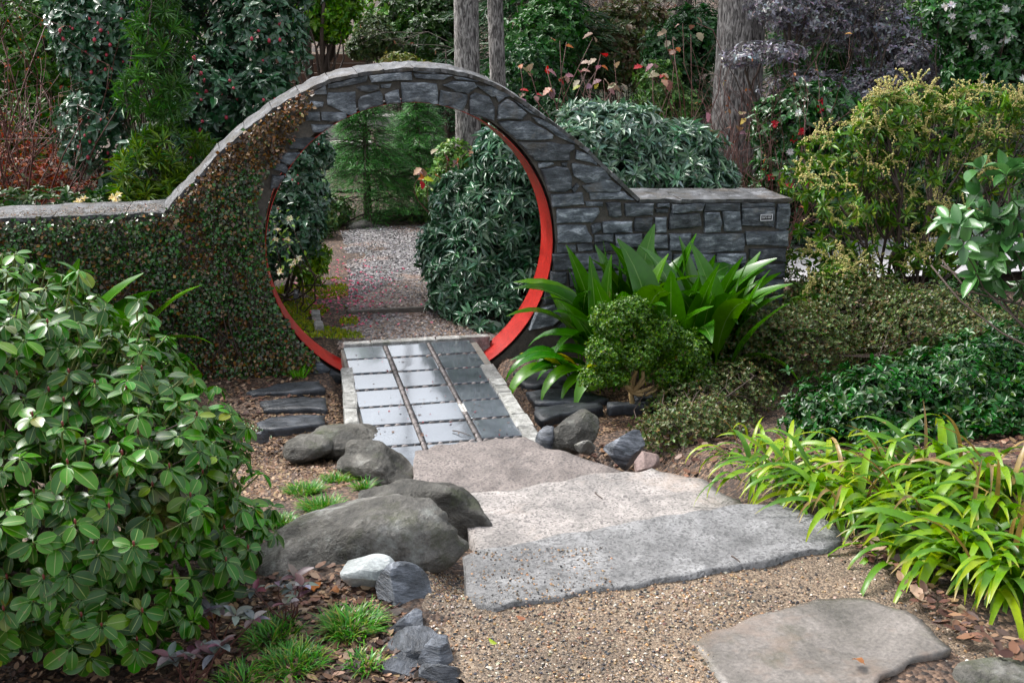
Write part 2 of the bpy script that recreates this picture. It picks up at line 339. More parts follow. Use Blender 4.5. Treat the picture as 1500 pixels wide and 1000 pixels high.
M['stem_tan'] = plain_mat('tan_bark', (.36, .25, .11), .65, .4, 25, .5)
def bark_mat(name, c0, c1, c2):
    m, N, Lk, B = nmat(name); tc = add(N, "TexCoord"); mp = add(N, "Mapping"); mp.inputs["Scale"].default_value = (1, 1, .22); Lk.new(tc.outputs["Object"], mp.inputs["Vector"])
    n1 = add(N, "TexNoise", i_Scale=34., i_Detail=7., i_Roughness=.62, i_Distortion=1.2); Lk.new(mp.outputs[0], n1.inputs["Vector"])
    r = ramp(N, [(.4, c0), (.5, c1), (.6, c2)]); Lk.new(n1.outputs[0], r.inputs[0])
    n2 = add(N, "TexNoise", i_Scale=3., i_Detail=4.); Lk.new(tc.outputs["Object"], n2.inputs["Vector"])
    vr = add(N, "MapRange"); vr.inputs[3].default_value = .6; vr.inputs[4].default_value = 1.35; Lk.new(n2.outputs[0], vr.inputs[0])
    hv = add(N, "HueSaturation"); Lk.new(r.outputs[0], hv.inputs["Color"]); Lk.new(vr.outputs[0], hv.inputs["Value"]); Lk.new(hv.outputs[0], B.inputs["Base Color"])
    B.inputs["Roughness"].default_value = .8
    bp = add(N, "Bump"); bp.inputs["Strength"].default_value = 1.; bp.inputs["Distance"].default_value = .03; Lk.new(n1.outputs[0], bp.inputs["Height"]); Lk.new(bp.outputs[0], B.inputs["Normal"])
    return m
M['bark'] = bark_mat('bark', (.05, .045, .042), (.19, .175, .165), (.42, .395, .375))
M['bark_dark'] = bark_mat('bark_dark', (.02, .016, .014), (.07, .058, .05), (.16, .14, .12))
M['leaf'] = leaf_mat('leaf', .4, .2, spec=.45); M['leaf_gloss'] = leaf_mat('glossy_leaf', .28, .14, spec=.6, coat=.12)
M['leaf_rho'] = leaf_mat('rhododendron_leaf', .31, .14, (.26, .34, .1), .03, (.16, .13, .04), ((.16, .11, .04), 2.6, .66), .5)
M['leaf_asp'] = leaf_mat('aspidistra_leaf', .27, .2, (.14, .26, .05), .02, None, ((.22, .2, .06), 4., .7)); M['leaf_strap'] = leaf_mat('strap_leaf', .35, .28, spots=((.3, .2, .07), 9., .68))
M['leaf_matte'] = leaf_mat('matte_leaf', .55, .25); M['needle'] = leaf_mat('needle', .5, .2)
def part(name, me, root, sub=False):
    """a mesh in world coordinates hung under its thing (or, with sub, under a part made this way)"""
    o = link(name, me, root)
    if not sub: o.location = -Vector(root.location)
    return o
def part_at(name, me, root, Mw, sub=False):
    o = link(name, me, root)
    o.matrix_local = Mw if sub else Matrix.Translation(-Vector(root.location)) @ Mw
    return o
# ------------------------------------------------------------------ the ground
def gz(x, y):
    x = np.asarray(x, float); y = np.asarray(y, float)
    z = -.10 + .56*sstep(-1.5, -4.3, y)
    z = z - .14*sstep(-.62, -.38, x)*sstep(1.25, 1.05, x)*sstep(-2.0, -2.3, y)*sstep(-4.75, -4.45, y)   # room for the steps
    z = z - .10*sstep(-.66, -.58, x)*sstep(.68, .6, x)*sstep(-2.5, -2.1, y)*sstep(.5, .3, y)            # bed of the paved path
    z = z + .1*sstep(.6, 1.6, y)
    z = z + .17*np.maximum(0, y-15) - .02*np.maximum(0, y-40)*1.0
    z = z + .05*np.maximum(0, np.abs(x)-6)*(y > 2)
    z = z + .018*np.sin(3.1*x+1.3*y)*np.cos(2.3*y-1.1*x) + .008*np.sin(9*x)*np.sin(8*y+1)
    return z
def axis(a0, a1, b0, b1, fine, coarse):
    return np.concatenate([np.linspace(a0, b0, coarse, endpoint=False), np.arange(b0, b1, fine), np.linspace(b1, a1, coarse)])
xs = axis(-60, 60, -4.5, 5.5, .05, 40); ys = axis(-14, 70, -7, 6.5, .05, 40)
GX, GY = np.meshgrid(xs, ys); GZ = gz(GX, GY)
nx, ny = len(xs), len(ys); i = (np.arange(ny-1)[:, None]*nx + np.arange(nx-1)[None]).ravel()
q = np.stack([i, i+1, i+nx+1, i+nx], -1)
o = link("ground", mesh_np("ground", np.stack([GX, GY, GZ], -1).reshape(-1, 3), q.ravel(), np.full(len(q), 4), M['mulch'], smooth=True)); tag(o, kind="structure", label="dark brown mulch and soil of the garden beds")
def sheet(name, xy, zf, mat, label, step=.08, edge=.03, seed=0):
    """an irregular patch of ground laid over the soil"""
    from mathutils.geometry import delaunay_2d_cdt
    rng = rs(seed); B = []
    for k in range(len(xy)):
        a, b = np.array(xy[k]), np.array(xy[(k+1) % len(xy)]); n = max(1, int(np.linalg.norm(b-a)/step))
        for t in range(n): B.append(a+(b-a)*t/n + (rng.normal(0, edge, 2) if t else 0))
    B = np.array(B); lo, hi = B.min(0), B.max(0)
    gx, gy = np.meshgrid(np.arange(lo[0], hi[0], step), np.arange(lo[1], hi[1], step)); G = np.stack([gx.ravel(), gy.ravel()], 1)
    G = G[inside(G, B)]
    pts = np.concatenate([B, G]); n = len(B)
    v, e, f, *_ = delaunay_2d_cdt([Vector(p) for p in pts], [], [list(range(n))], 1, 1e-5)
    v = np.array([[*p] for p in v]); V = np.column_stack([v, zf(v[:, 0], v[:, 1])])
    F = [t for t in f if len(t) == 3]
    o = link(name, mesh_np(name, V, [i for t in F for i in t], [3]*len(F), mat, smooth=True)); tag(o, kind="structure", label=label); return o
def inside(P, poly):
    P = np.asarray(P, float); poly = np.asarray(poly, float); x, y = P[:, 0], P[:, 1]; r = np.zeros(len(P), bool)
    j = len(poly)-1
    for i in range(len(poly)):
        xi, yi = poly[i]; xj, yj = poly[j]
        c = ((yi > y) != (yj > y)) & (x < (xj-xi)*(y-yi)/(yj-yi+1e-12)+xi); r ^= c; j = i
    return r
def px(pts, z): return [tuple(at(u, v, z)[:2]) for u, v in pts]
UPZ = .5
UPPER = px([(625, 862), (700, 868), (900, 800), (1000, 785), (1230, 775), (1300, 800), (1350, 850), (1420, 900), (1520, 960)], UPZ) + [(1.9, -6.5), (1.8, -9.5), (-1.4, -9.5), (-.75, -6)] + px([(690, 1000), (650, 950), (628, 900)], UPZ)
upz = lambda x, y: UPZ - .02 + .008*np.sin(4*x+y) + .006*np.sin(7*y-3*x) + 0*x
sheet("upper_gravel_path", UPPER, upz, M['sand'], "tan wet pea gravel around the large flagstone", .05, .02, 3)
FAR = px([(395, 505), (620, 505), (700, 520), (760, 500), (640, 338), (600, 336), (500, 338), (470, 345), (478, 370), (465, 395), (455, 440), (455, 485)], -.02)
fz = lambda x, y: -.035 + .05*sstep(1.1, 1.4, y) + .008*np.sin(5*x)*np.sin(4*y)
GATEG = [(-.56, .345), (.8, .345), (1.2, 2.0), (1.35, 3.5), (.95, 5.4), (.3, 5.35), (-.2, 5.2), (-.25, 3.6), (-.32, 2.2), (-.42, 1.25)]
sheet("far_gravel_path", GATEG, fz, M['gravel_grey'], "grey gravel path curving away beyond the moon gate", .06, .02, 4)
hx = np.linspace(-60, 60, 90); hy = np.concatenate([np.linspace(8.5, 30, 60), np.linspace(31, 69, 30)]); HX, HY = np.meshgrid(hx, hy)
HZ = gz(HX, HY)+.02+.12*np.sin(HX*.9)*np.sin(HY*.8)*sstep(9, 14, HY); i = (np.arange(len(hy)-1)[:, None]*90 + np.arange(89)[None]).ravel(); q = np.stack([i, i+1, i+91, i+90], -1)
tag(link("hillside", mesh_np("hillside", np.stack([HX, HY, HZ], -1).reshape(-1, 3), q.ravel(), np.full(len(q), 4), M['litter'], smooth=True)), "brown leaf-littered wooded slope behind the garden", kind="structure")

# ------------------------------------------------------------------ the moon gate wall
ZC, RG, TH = .784, 1.05, .36
WALL = empty("moon_gate_wall", (0, 0, -.15), "dark slate garden wall with a round red-lined moon gate", "wall")
top_px = [(-160, 330), (0, 322), (100, 318), (200, 314), (243, 312), (262, 288), (285, 268), (320, 227), (360, 192), (400, 162), (440, 138), (480, 119), (540, 106), (600, 101), (640, 102), (690, 111), (720, 122), (745, 134), (765, 150), (800, 173), (850, 211), (880, 236), (905, 265), (935, 293), (1000, 293), (1080, 293), (1157, 292)]
TOP = np.array([aty(u, v, 0)[[0, 2]] for u, v in top_px]); TOP = np.concatenate([[[-7.5, TOP[0, 1]]], TOP])
XR = TOP[-1, 0]
def top_z(x): return np.interp(x, TOP[:, 0], TOP[:, 1])
def wall_core():
    RC = RG+.03
    """mortar core: strips between the opening (or the foot) and the wall top"""
    V, F = [], []
    X = sorted(set(list(np.round(np.arange(-7.5, XR, .25), 4)) + list(np.linspace(-RC, RC, 81)) + list(TOP[:, 0]) + [XR]))
    X = np.array([x for x in X if x <= XR])
    yb = np.where((X > -1.66) & (X < 1.66), TH, .5)
    def col(x, lo, hi, y):
        V.extend([(x, .02, lo), (x, .02, hi), (x, y-.01, hi), (x, y-.01, lo)]); return len(V)-4
    def run(xs_, los, his, yy):
        p = None
        for x, lo, hi, y in zip(xs_, los, his, yy):
            c = col(x, lo, hi, y)
            if p is not None:
                for k in range(4): F.append((p+k, c+k, c+(k+1) % 4, p+(k+1) % 4))
            else: F.append((c, c+1, c+2, c+3))
            p = c
        F.append((p+3, p+2, p+1, p))
    tz = top_z(X)-.02
    arc = np.sqrt(np.maximum(0, RC**2-X**2))
    up = ZC+arc; dn = ZC-arc
    L = X <= -RC; run(X[L], np.full(L.sum(), -.15), tz[L], yb[L])
    Rr = X >= RC; run(X[Rr], np.full(Rr.sum(), -.15), tz[Rr], yb[Rr])
    m = (X >= -RC) & (X <= RC); run(X[m], up[m], tz[m], yb[m])
    for s in (-1, 1):
        m = (X*s >= .56) & (X*s <= RC); run(X[m], np.full(m.sum(), -.2), np.maximum(dn[m], -.19), yb[m])
    return mesh_np("core", V, [i for f in F for i in f], [len(f) for f in F], M['mortar'])
part("core", wall_core(), WALL)
def ring_mesh():
    a0 = math.asin((-.16-ZC)/RG); A = np.linspace(a0, math.pi-a0, 140); V, F = [], []
    r0, r1, y0, y1 = RG, RG+.005, .012, TH+.004
    for a in A:
        c, s = math.cos(a), math.sin(a)
        V += [(r0*c, y0, ZC+r0*s), (r0*c, y1, ZC+r0*s), (r1*c, y1, ZC+r1*s), (r1*c, y0, ZC+r1*s)]
    for k in range(len(A)-1):
        for j in range(4): F.append((4*k+j, 4*k+4+j, 4*k+4+(j+1) % 4, 4*k+(j+1) % 4))
    me = mesh_np("gate_liner", V, [i for f in F for i in f], [4]*len(F), M['red']); return me
part("gate_liner", ring_mesh(), WALL)["label"] = "bright red painted metal lining of the round opening"
def poly_stone(P2, rng, proud, mat, y0=.0, name="stone", parent=None, inset=.008):
    """a wall stone: outline in the x-z plane of the wall face, ragged edges, pillowed front"""
    P2 = np.array(P2, float); r_ = np.linalg.norm(P2-[0, ZC], axis=1)
    if (r_ < RG+.02).sum() >= 2 and r_.min() > RG-.02:            # follow the curve of the opening between neighbouring corners
        Q = []
        for k in range(len(P2)):
            a, b = P2[k], P2[(k+1) % len(P2)]; Q.append(a)
            if r_[k] < RG+.02 and r_[(k+1) % len(P2)] < RG+.02:
                for t in (.33, .67): q = a+(b-a)*t-[0, ZC]; Q.append([0, ZC]+q/np.linalg.norm(q)*(RG+.004))
        P2 = np.array(Q)
    if ((P2[:, 0]*np.roll(P2[:, 1], -1) - np.roll(P2[:, 0], -1)*P2[:, 1]).sum()) < 0: P2 = P2[::-1]
    pts = []
    for k in range(len(P2)):
        a, b = P2[k], P2[(k+1) % len(P2)]; L = np.linalg.norm(b-a); pts.append(a+rng.normal(0, .002, 2))
        if L > .07: pts.append((a+b)/2+rng.normal(0, .0035, 2))
        if L > .18: pts[-1] = a+(b-a)*.33+rng.normal(0, .004, 2); pts.append(a+(b-a)*.67+rng.normal(0, .004, 2))
    pts = np.array(pts); c = pts.mean(0); n = len(pts)
    d = pts-c; ins = c + d*(1-inset/np.maximum(np.linalg.norm(d, axis=1, keepdims=True), .02)*1.5)
    tilt = rng.normal(0, .035, 2); org = np.array([c[0], 0, c[1]])
    V = [(p[0], .05, p[1]) for p in pts] + [(p[0], -proud*.55, p[1]) for p in pts] + [(p[0], -proud-tilt@(p-c)+rng.normal(0, .0015), p[1]) for p in ins] + [(c[0], -proud-.003+rng.normal(0, .002), c[1])]
    V = np.array(V)+[0, y0, 0]-org
    F = []
    for k in range(n):
        j = (k+1) % n; F += [(k, j, n+j, n+k), (n+k, n+j, 2*n+j, 2*n+k), (2*n+k, 2*n+j, 3*n)]
    me = mesh_np("stone", V, [i for f in F for i in f], [len(f) for f in F], mat)
    ob = link(name, me, parent); ob.location = Vector(org)-Vector(parent.location); return ob
CA = [[(400,190),(690,120),(690,200),(510,240),(400,250)], [(697,125),(1000,100),(1015,110),(1015,185),(720,203)], [(1005,105),(1195,93),(1225,122),(1030,122)], [(1030,140),(1310,130),(1320,145),(1255,190),(1130,180),(1040,170)], [(195,260),(385,195),(395,290),(230,300),(180,300)], [(400,280),(605,272),(612,425),(560,430),(400,370)], [(610,240),(650,225),(775,225),(780,260),(710,275),(640,268)], [(625,340),(640,310),(780,270),(800,290),(800,360),(690,408),(632,412)], [(810,290),(920,255),(935,345),(860,365),(830,350)], [(785,222),(870,212),(850,240),(790,248)], [(940,205),(1195,212),(1210,350),(1100,355),(945,345)], [(1240,225),(1320,195),(1470,205),(1495,240),(1430,290),(1350,275)], [(1225,260),(1420,295),(1430,330),(1390,405),(1300,375),(1220,345)], [(1320,150),(1495,165),(1500,195),(1340,185)], [(240,420),(340,420),(345,488),(240,485)], [(350,420),(530,425),(540,450),(480,490),(360,485)], [(280,510),(440,505),(455,520),(360,575),(290,570)], [(110,620),(300,590),(215,690),(120,690)], [(40,760),(100,720),(195,715),(200,740),(130,805),(60,790)], [(0,780),(90,800),(115,840),(85,865),(0,840)], [(230,370),(270,340),(370,350),(365,385),(240,390)], [(-10,880),(70,880),(20,960),(-20,990)]]
CB = [[(140,300),(180,275),(280,310),(320,380),(318,485),(280,475),(150,415)], [(180,220),(300,215),(440,285),(420,310),(310,312)], [(350,375),(410,325),(470,350),(555,430),(520,475),(345,475)], [(345,495),(580,490),(750,590),(745,615),(600,630),(480,620),(400,560)], [(530,355),(600,390),(660,440),(650,450),(590,440),(545,400)], [(600,460),(690,480),(940,610),(930,630),(780,600),(740,560),(640,495)], [(490,640),(740,640),(905,660),(910,690),(875,710),(870,775),(620,780),(570,730)], [(945,650),(960,630),(1000,640),(1020,700),(940,680)], [(920,700),(1020,710),(1070,790),(1070,810),(1020,790),(915,765)], [(640,795),(745,790),(760,800),(720,820),(650,830)], [(655,840),(780,820),(860,830),(885,900),(885,980),(830,1010),(720,1000)], [(890,800),(920,795),(1120,830),(1175,910),(990,940),(905,890)], [(970,960),(1080,930),(1180,920),(1250,970),(1240,1000),(1000,1010)], [(893,985),(925,940),(945,960),(905,1015)], [(810,795),(855,790),(850,820),(820,825)], [(330,300),(410,310),(350,350)], [(455,330),(520,350),(540,400),(480,350)]]
CC = [[(100,130),(275,120),(280,185),(110,195)], [(310,120),(500,115),(560,160),(320,158)], [(130,210),(365,205),(370,225),(330,285),(135,290)], [(405,175),(480,175),(488,250),(420,250)], [(505,180),(665,180),(660,245),(510,248)], [(685,180),(750,180),(750,200),(685,200)], [(675,210),(745,208),(742,232),(680,230)], [(765,182),(945,178),(930,218),(755,235)], [(950,180),(1140,172),(1135,218),(940,220)], [(1150,178),(1330,175),(1330,195),(1150,198)], [(755,240),(915,235),(925,300),(880,310),(750,320)], [(945,228),(1025,228),(1040,285),(1030,335),(945,338)], [(1040,225),(1135,222),(1145,330),(1055,335)], [(1148,203),(1328,200),(1325,310),(1150,300)], [(1345,185),(1410,182),(1405,315),(1338,318)], [(1170,335),(1405,330),(1405,415),(1175,405)], [(885,350),(1160,345),(1165,395),(1160,440),(860,450)], [(1190,430),(1390,428),(1388,500),(1190,495)], [(1140,515),(1385,512),(1380,585),(1150,585)], [(1220,600),(1378,598),(1375,680),(1225,680)], [(135,300),(290,300),(328,370),(325,395),(140,395)], [(340,350),(440,345),(440,390),(345,390)], [(325,300),(375,290),(375,320),(330,345)], [(385,280),(545,275),(545,340),(385,340)], [(120,460),(225,455),(225,545),(120,545)], [(105,555),(185,555),(185,620),(100,625)], [(560,262),(660,260),(650,330),(560,335)], [(672,258),(735,255),(735,340),(680,340)], [(290,170),(385,170),(385,195),(295,195)], [(135,405),(235,405),(235,448),(135,450)], [(245,405),(330,402),(330,440),(250,442)], [(340,400),(440,398),(440,440),(345,440)], [(450,350),(600,345),(600,420),(455,425)], [(610,350),(740,350),(740,425),(615,425)], [(750,345),(870,345),(850,440),(750,440)], [(235,455),(380,450),(380,540),(240,545)], [(395,455),(560,450),(560,530),(395,535)], [(575,440),(760,440),(760,530),(575,525)], [(775,460),(1000,460),(990,540),(775,540)], [(1010,455),(1170,450),(1170,505),(1010,535)], [(200,560),(330,556),(330,640),(205,630)], [(345,550),(520,550),(520,640),(345,640)], [(535,545),(720,545),(720,640),(535,635)], [(735,555),(930,555),(930,640),(735,640)], [(945,550),(1130,545),(1130,640),(945,640)], [(1145,600),(1205,600),(1205,680),(1145,680)], [(80,640),(200,640),(200,720),(60,730)], [(215,650),(400,650),(400,740),(215,740)], [(415,655),(640,655),(640,745),(415,745)], [(660,655),(900,655),(900,745),(660,745)], [(920,655),(1130,655),(1130,750),(920,750)], [(1150,695),(1370,695),(1365,780),(1150,780)], [(20,760),(120,735),(180,790),(110,850),(-20,870)], [(135,860),(200,800),(330,760),(330,900),(150,920)], [(345,760),(560,760),(560,900),(345,900)], [(575,765),(800,765),(800,900),(575,900)], [(815,765),(1120,770),(1120,900),(815,900)], [(1140,795),(1360,795),(1355,900),(1140,900)]]
rng = rs(11)
for lst, ox, oy, sc in ((CA, 400, 80, 5.), (CB, 660, 80, 5.), (CC, 780, 250, 3.745)):
    for pl in lst:
        Pw = np.array([aty(ox+a/sc, oy+b/sc, 0)[[0, 2]] for a, b in pl])
        d = Pw-[0, ZC]; r = np.linalg.norm(d, axis=1, keepdims=True); Pw = np.where(r < RG+.03, [0, ZC]+d/r*(RG+.004), Pw)   # stay outside the liner
        Pw[:, 1] = np.minimum(Pw[:, 1], top_z(Pw[:, 0])-.022)
        poly_stone(Pw, rng, rng.uniform(.004, .03), M['slate'], 0, "stone", WALL)
# right end face of the wall, course by course
for zz in np.arange(-.1, .98, .13):
    P = np.array([(.02, zz), (.22, zz+.004), (.22, zz+.118), (.02, zz+.114)]); Q = P+[.235, 0]
    for R_ in (P, Q):
        ob = poly_stone(R_, rng, .012, M['slate'], 0, "stone", WALL); c = R_.mean(0)
        ob.rotation_euler = (0, 0, math.pi/2); ob.location = Vector((XR-.012, c[0], c[1]))-Vector(WALL.location)
# lower-left stones showing under the liner
for a0, a1 in ((-2.30, -2.20), (-2.19, -2.1)):
    pl = [((RG+e)*math.cos(a), ZC+(RG+e)*math.sin(a)) for a, e in ((a0, .03), (a1, .03), (a1, .16), (a0, .18))]; poly_stone(pl, rng, .012, M['slate'], 0, "stone", WALL)
# coping: thin irregular slabs following the wall top
def coping_piece(xa, za, xb, zb, depth, rng, lift):
    n = 5; V, F = [], []
    d = np.array([xb-xa, zb-za]); L = np.linalg.norm(d); t = d/L; nrm = np.array([-t[1], t[0]])
    if nrm[1] < 0: nrm = -nrm
    th0 = .026
    for i in range(n+1):
        for j in range(4):
            f = j/3; y = -.014+rng.normal(0, .01)*(j == 0) + (depth+.025)*f
            h = lift*f + rng.normal(0, .003); p = np.array([xa, za])+d*min(.995, max(.005, i/n))
            V.append((*(p+nrm*h), y)); V.append((*(p-nrm*th0), y+(.008 if j == 0 else -.006 if j == 3 else 0)))
    V = np.array(V)[:, [0, 2, 1]]
    idx = lambda i, j, k: (i*4+j)*2+k
    for i in range(n):
        for j in range(3): F.append((idx(i, j, 0), idx(i+1, j, 0), idx(i+1, j+1, 0), idx(i, j+1, 0)))
        F.append((idx(i, 0, 1), idx(i+1, 0, 1), idx(i+1, 0, 0), idx(i, 0, 0))); F.append((idx(i, 3, 0), idx(i+1, 3, 0), idx(i+1, 3, 1), idx(i, 3, 1)))
    for i in (0, n):
        for j in range(3): F.append((idx(i, j, 0), idx(i, j+1, 0), idx(i, j+1, 1), idx(i, j, 1)))
    org = V.mean(0)
    me = mesh_np("coping_stone", V-org, [a for f in F for a in f], [len(f) for f in F], M['coping']); ob = link("coping_stone", me, WALL); ob.location = Vector(org)-Vector(WALL.location)
arcx = [-1.72, -1.62, -1.5, -1.32, -1.14, -.95, -.76, -.55, -.36, -.17, .03, .23, .42, .6, .76, .95, 1.14, 1.32, 1.5, 1.72]
for a, b in zip(arcx[:-1], arcx[1:]): coping_piece(a, top_z(a)+.012, b, top_z(b)+.012, TH, rng, .03)
lx = [-7.4, -6.3, -5.4, -4.4, -3.5, -2.9, -2.45, -1.98, -1.72]
for a, b in zip(lx[:-1], lx[1:]): coping_piece(a, top_z(a)+.006, b, top_z(b)+.006, .5, rng, .012)
rx = [1.72, 2.05, 2.42, 2.72, XR+.012]
for a, b in zip(rx[:-1], rx[1:]): coping_piece(a, top_z(a)+.006, b, top_z(b)+.006, .5, rng, .012)
# plaque on the right-hand wall
def text_mesh(s, size, mat, bold=False):
    cu = bpy.data.curves.new("t", 'FONT'); cu.body = s; cu.size = size; cu.align_x = 'CENTER'; cu.extrude = .0004; cu.resolution_u = 2
    if bold: cu.offset = size*.035
    ob = bpy.data.objects.new("t", cu); COL.objects.link(ob); dg = bpy.context.evaluated_depsgraph_get()
    me = bpy.data.meshes.new_from_object(ob.evaluated_get(dg)); bpy.data.objects.remove(ob); me.materials.clear(); me.materials.append(mat); return me
def box(name, sx, sy, sz, mat, bev=0, seed=0, jit=0):
    bm = bmesh.new(); bmesh.ops.create_cube(bm, size=1)
    for v in bm.verts: v.co = Vector((v.co.x*sx, v.co.y*sy, v.co.z*sz))
    if bev: bmesh.ops.bevel(bm, geom=list(bm.edges), offset=bev, segments=2, affect='EDGES', profile=.6)
    if jit:
        r = random.Random(seed)
        for v in bm.verts: v.co += Vector((r.uniform(-jit, jit), r.uniform(-jit, jit), r.uniform(-jit, jit)*.5))
    me = bpy.data.meshes.new(name); bm.to_mesh(me); bm.free(); me.materials.append(mat); return me
M['black'] = plain_mat('black_plate', (.008, .008, .01), .4, .1); M['white'] = plain_mat('white_paint', (.75, .75, .78), .5, .05)
pc = aty(1122.5, 318.5, -.034)
SIGN = empty("plaque", pc, "small black sign with white border and lettering on the wall's right end", "sign")
PL_ = part_at("plate", box("plate", .1, .006, .05, M['black']), SIGN, Matrix.Translation(pc))
for nm, sx, sz, dx, dz in (("border", .1, .005, 0, .0225), ("border", .1, .005, 0, -.0225), ("border", .005, .0395, .0475, 0), ("border", .005, .0395, -.0475, 0)):
    part_at(nm, box(nm, sx, .004, sz, M['white']), PL_, Matrix.Translation((dx, -.005, dz)), True)
part_at("lettering", text_mesh("DO NOT CLIMB", .0105, M['white'], True), PL_, Matrix.Translation((0, -.0042, .006)) @ Matrix.Rotation(math.pi/2, 4, 'X'), True)
for dx, w in ((-.024, .026), (.0, .01), (.023, .026)):       # second line, too small to read
    part_at("lettering", box("lettering", w, .002, .004, M['white']), PL_, Matrix.Translation((dx, -.004, -.004)), True)

# ------------------------------------------------------------------ paved path through the gate
PATH = empty("paved_path", (0, -1, -.08), None, None, kind="structure"); PATH["label"] = "path of square wet slate tiles with pebble joints through the gate"
bed = box("mortar_bed", 1.05, 2.62, .13, stone_mat('joint_mortar', [(.3, (.07, .066, .055)), (.7, (.2, .185, .16))], 14, (1, 1, 1), (.5, .8), .5, .006, 0, 90))
part_at("mortar_bed", bed, PATH, Matrix.Translation((-.015, -1.06, -.083)))
M['tile'] = stone_mat('wet_slate_tile', [(.3, (.07, .08, .095)), (.55, (.12, .138, .16)), (.75, (.18, .2, .225))], 5, (1, 1, 1), (.08, .22), .12, .004, .12, 90)
_b = M['tile'].node_tree.nodes['Principled BSDF']; _b.inputs['Specular IOR Level'].default_value = 1.; _b.inputs['Coat Weight'].default_value = 1.; _b.inputs['Coat Roughness'].default_value = .07
GX0, GY0, GA, GB = -.521, .234, .334, .361
rng = rs(21)
for r in range(7):
    for c in range(3):
        x0 = GX0+c*GA; y1 = GY0-r*GB; w = .296 if c < 2 else .30; h = GB-.042
        me = box("tile", w, h, .03, M['tile'], .004, r*3+c, .0025)
        Mw = Matrix.Translation((x0+w/2, y1-h/2, -.015+.004+rng.uniform(-.002, .002))) @ Matrix.Rotation(rng.normal(0, .004), 4, 'Z') @ Matrix.Rotation(rng.normal(0, .0035), 4, 'X') @ Matrix.Rotation(rng.normal(0, .0035), 4, 'Y')
        part_at("tile", me, PATH, Mw)
pvar = []
M['joint_pebble'] = stone_mat('joint_pebble', [(.3, (.08, .068, .064)), (.5, (.19, .165, .155)), (.72, (.34, .31, .29))], 9, (1, 1, 1), (.3, .55), .2, .003, .6, 60)
for k in range(4):
    t = ico_tm(2, .05, 40+k); pvar.append(mesh_np("pebble", t.V, t.loops, t.tot, M['joint_pebble'], smooth=True))
spots = []
for c in (1, 2):
    xj = GX0+c*GA-.018 if c < 3 else 0
    y = GY0-.02
    while y > -2.25:
        spots.append((xj-.001, y, rng.uniform(.030, .036), rng.uniform(.017, .026), rng.normal(.15, .5))); y -= .0242
for r in range(1, 7):
    yj = GY0-r*GB+.02
    for c in range(3):
        x = GX0+c*GA+.02
        while x < GX0+c*GA+.29:
            spots.append((x, yj, rng.uniform(.03, .05), rng.uniform(.016, .022), rng.normal(.15, .25))); x += .062
spots = spots[:298]
for k, (x, y, a, b, th) in enumerate(spots):
    Mw = Matrix.Translation((x, y, -.006)) @ Matrix.Rotation(th, 4, 'Z') @ Matrix.Diagonal((a, b, .03, 1))
    part_at("pebble", pvar[k % 4], PATH, Mw)
wp = at(671, 597, .001)
part_at("joint_patch", box("joint_patch", .032, .15, .016, plain_mat('white_grout', (.62, .6, .54), .6, .12), .003, 2, .002), PATH, Matrix.Translation((GX0+2*GA-.0185, wp[1]-.01, -.0025)))
# side kerbs and the far kerb
def kerbs(p0, p1, w, n, z, seed):
    rng = rs(seed); p0, p1 = np.array(p0), np.array(p1); cuts = np.cumsum(np.concatenate([[0], rng.uniform(.7, 1.3, n)])); cuts /= cuts[-1]; d = p1-p0; L = np.linalg.norm(d); ang = math.atan2(d[1], d[0])
    for a, b in zip(cuts[:-1], cuts[1:]):
        me = box("kerb_stone", (b-a)*L-.006, w*rng.uniform(.9, 1.08), .14, M['kerb'], .009, int(a*99), .005)
        c = p0+d*(a+b)/2; part_at("kerb_stone", me, PATH, Matrix.Translation((c[0], c[1], z-.07)) @ Matrix.Rotation(ang+rng.normal(0, .008), 4, 'Z'))
kl0, kl1 = at(508, 538, .02), at(518, 640, .02); kl1 = kl0+(kl1-kl0)*1.35
kr0, kr1 = at(713, 533, .02), at(784, 645, .02); kr1 = kr0+(kr1-kr0)*1.1
kerbs(kl0[:2], kl1[:2], .085, 7, .022, 31); kerbs(kr0[:2], kr1[:2], .095, 9, .022, 32); kerbs((-.52, .3), (.62, .3), .085, 5, .02, 33)
for nm, a, b, lab in (("edging_slab", (-.42, 1.27), (.25, 1.29), None), ("edging_slab", (.26, 1.29), (1.1, 1.33), None)):
    me = box("edging_slab", b[0]-a[0]-.01, .045, .13, M['mortar'], .01, 5, .006); part_at(nm, me, PATH, Matrix.Translation(((a[0]+b[0])/2, (a[1]+b[1])/2, -.035)))
for k, (u, v) in enumerate(((467, 478), (463, 462))):
    p = at(u, v, 0); part_at("edging_slab", box("edging_slab", .07, .17, .12, M['kerb'], .012, k, .006), PATH, Matrix.Translation((p[0], p[1], -.03)))

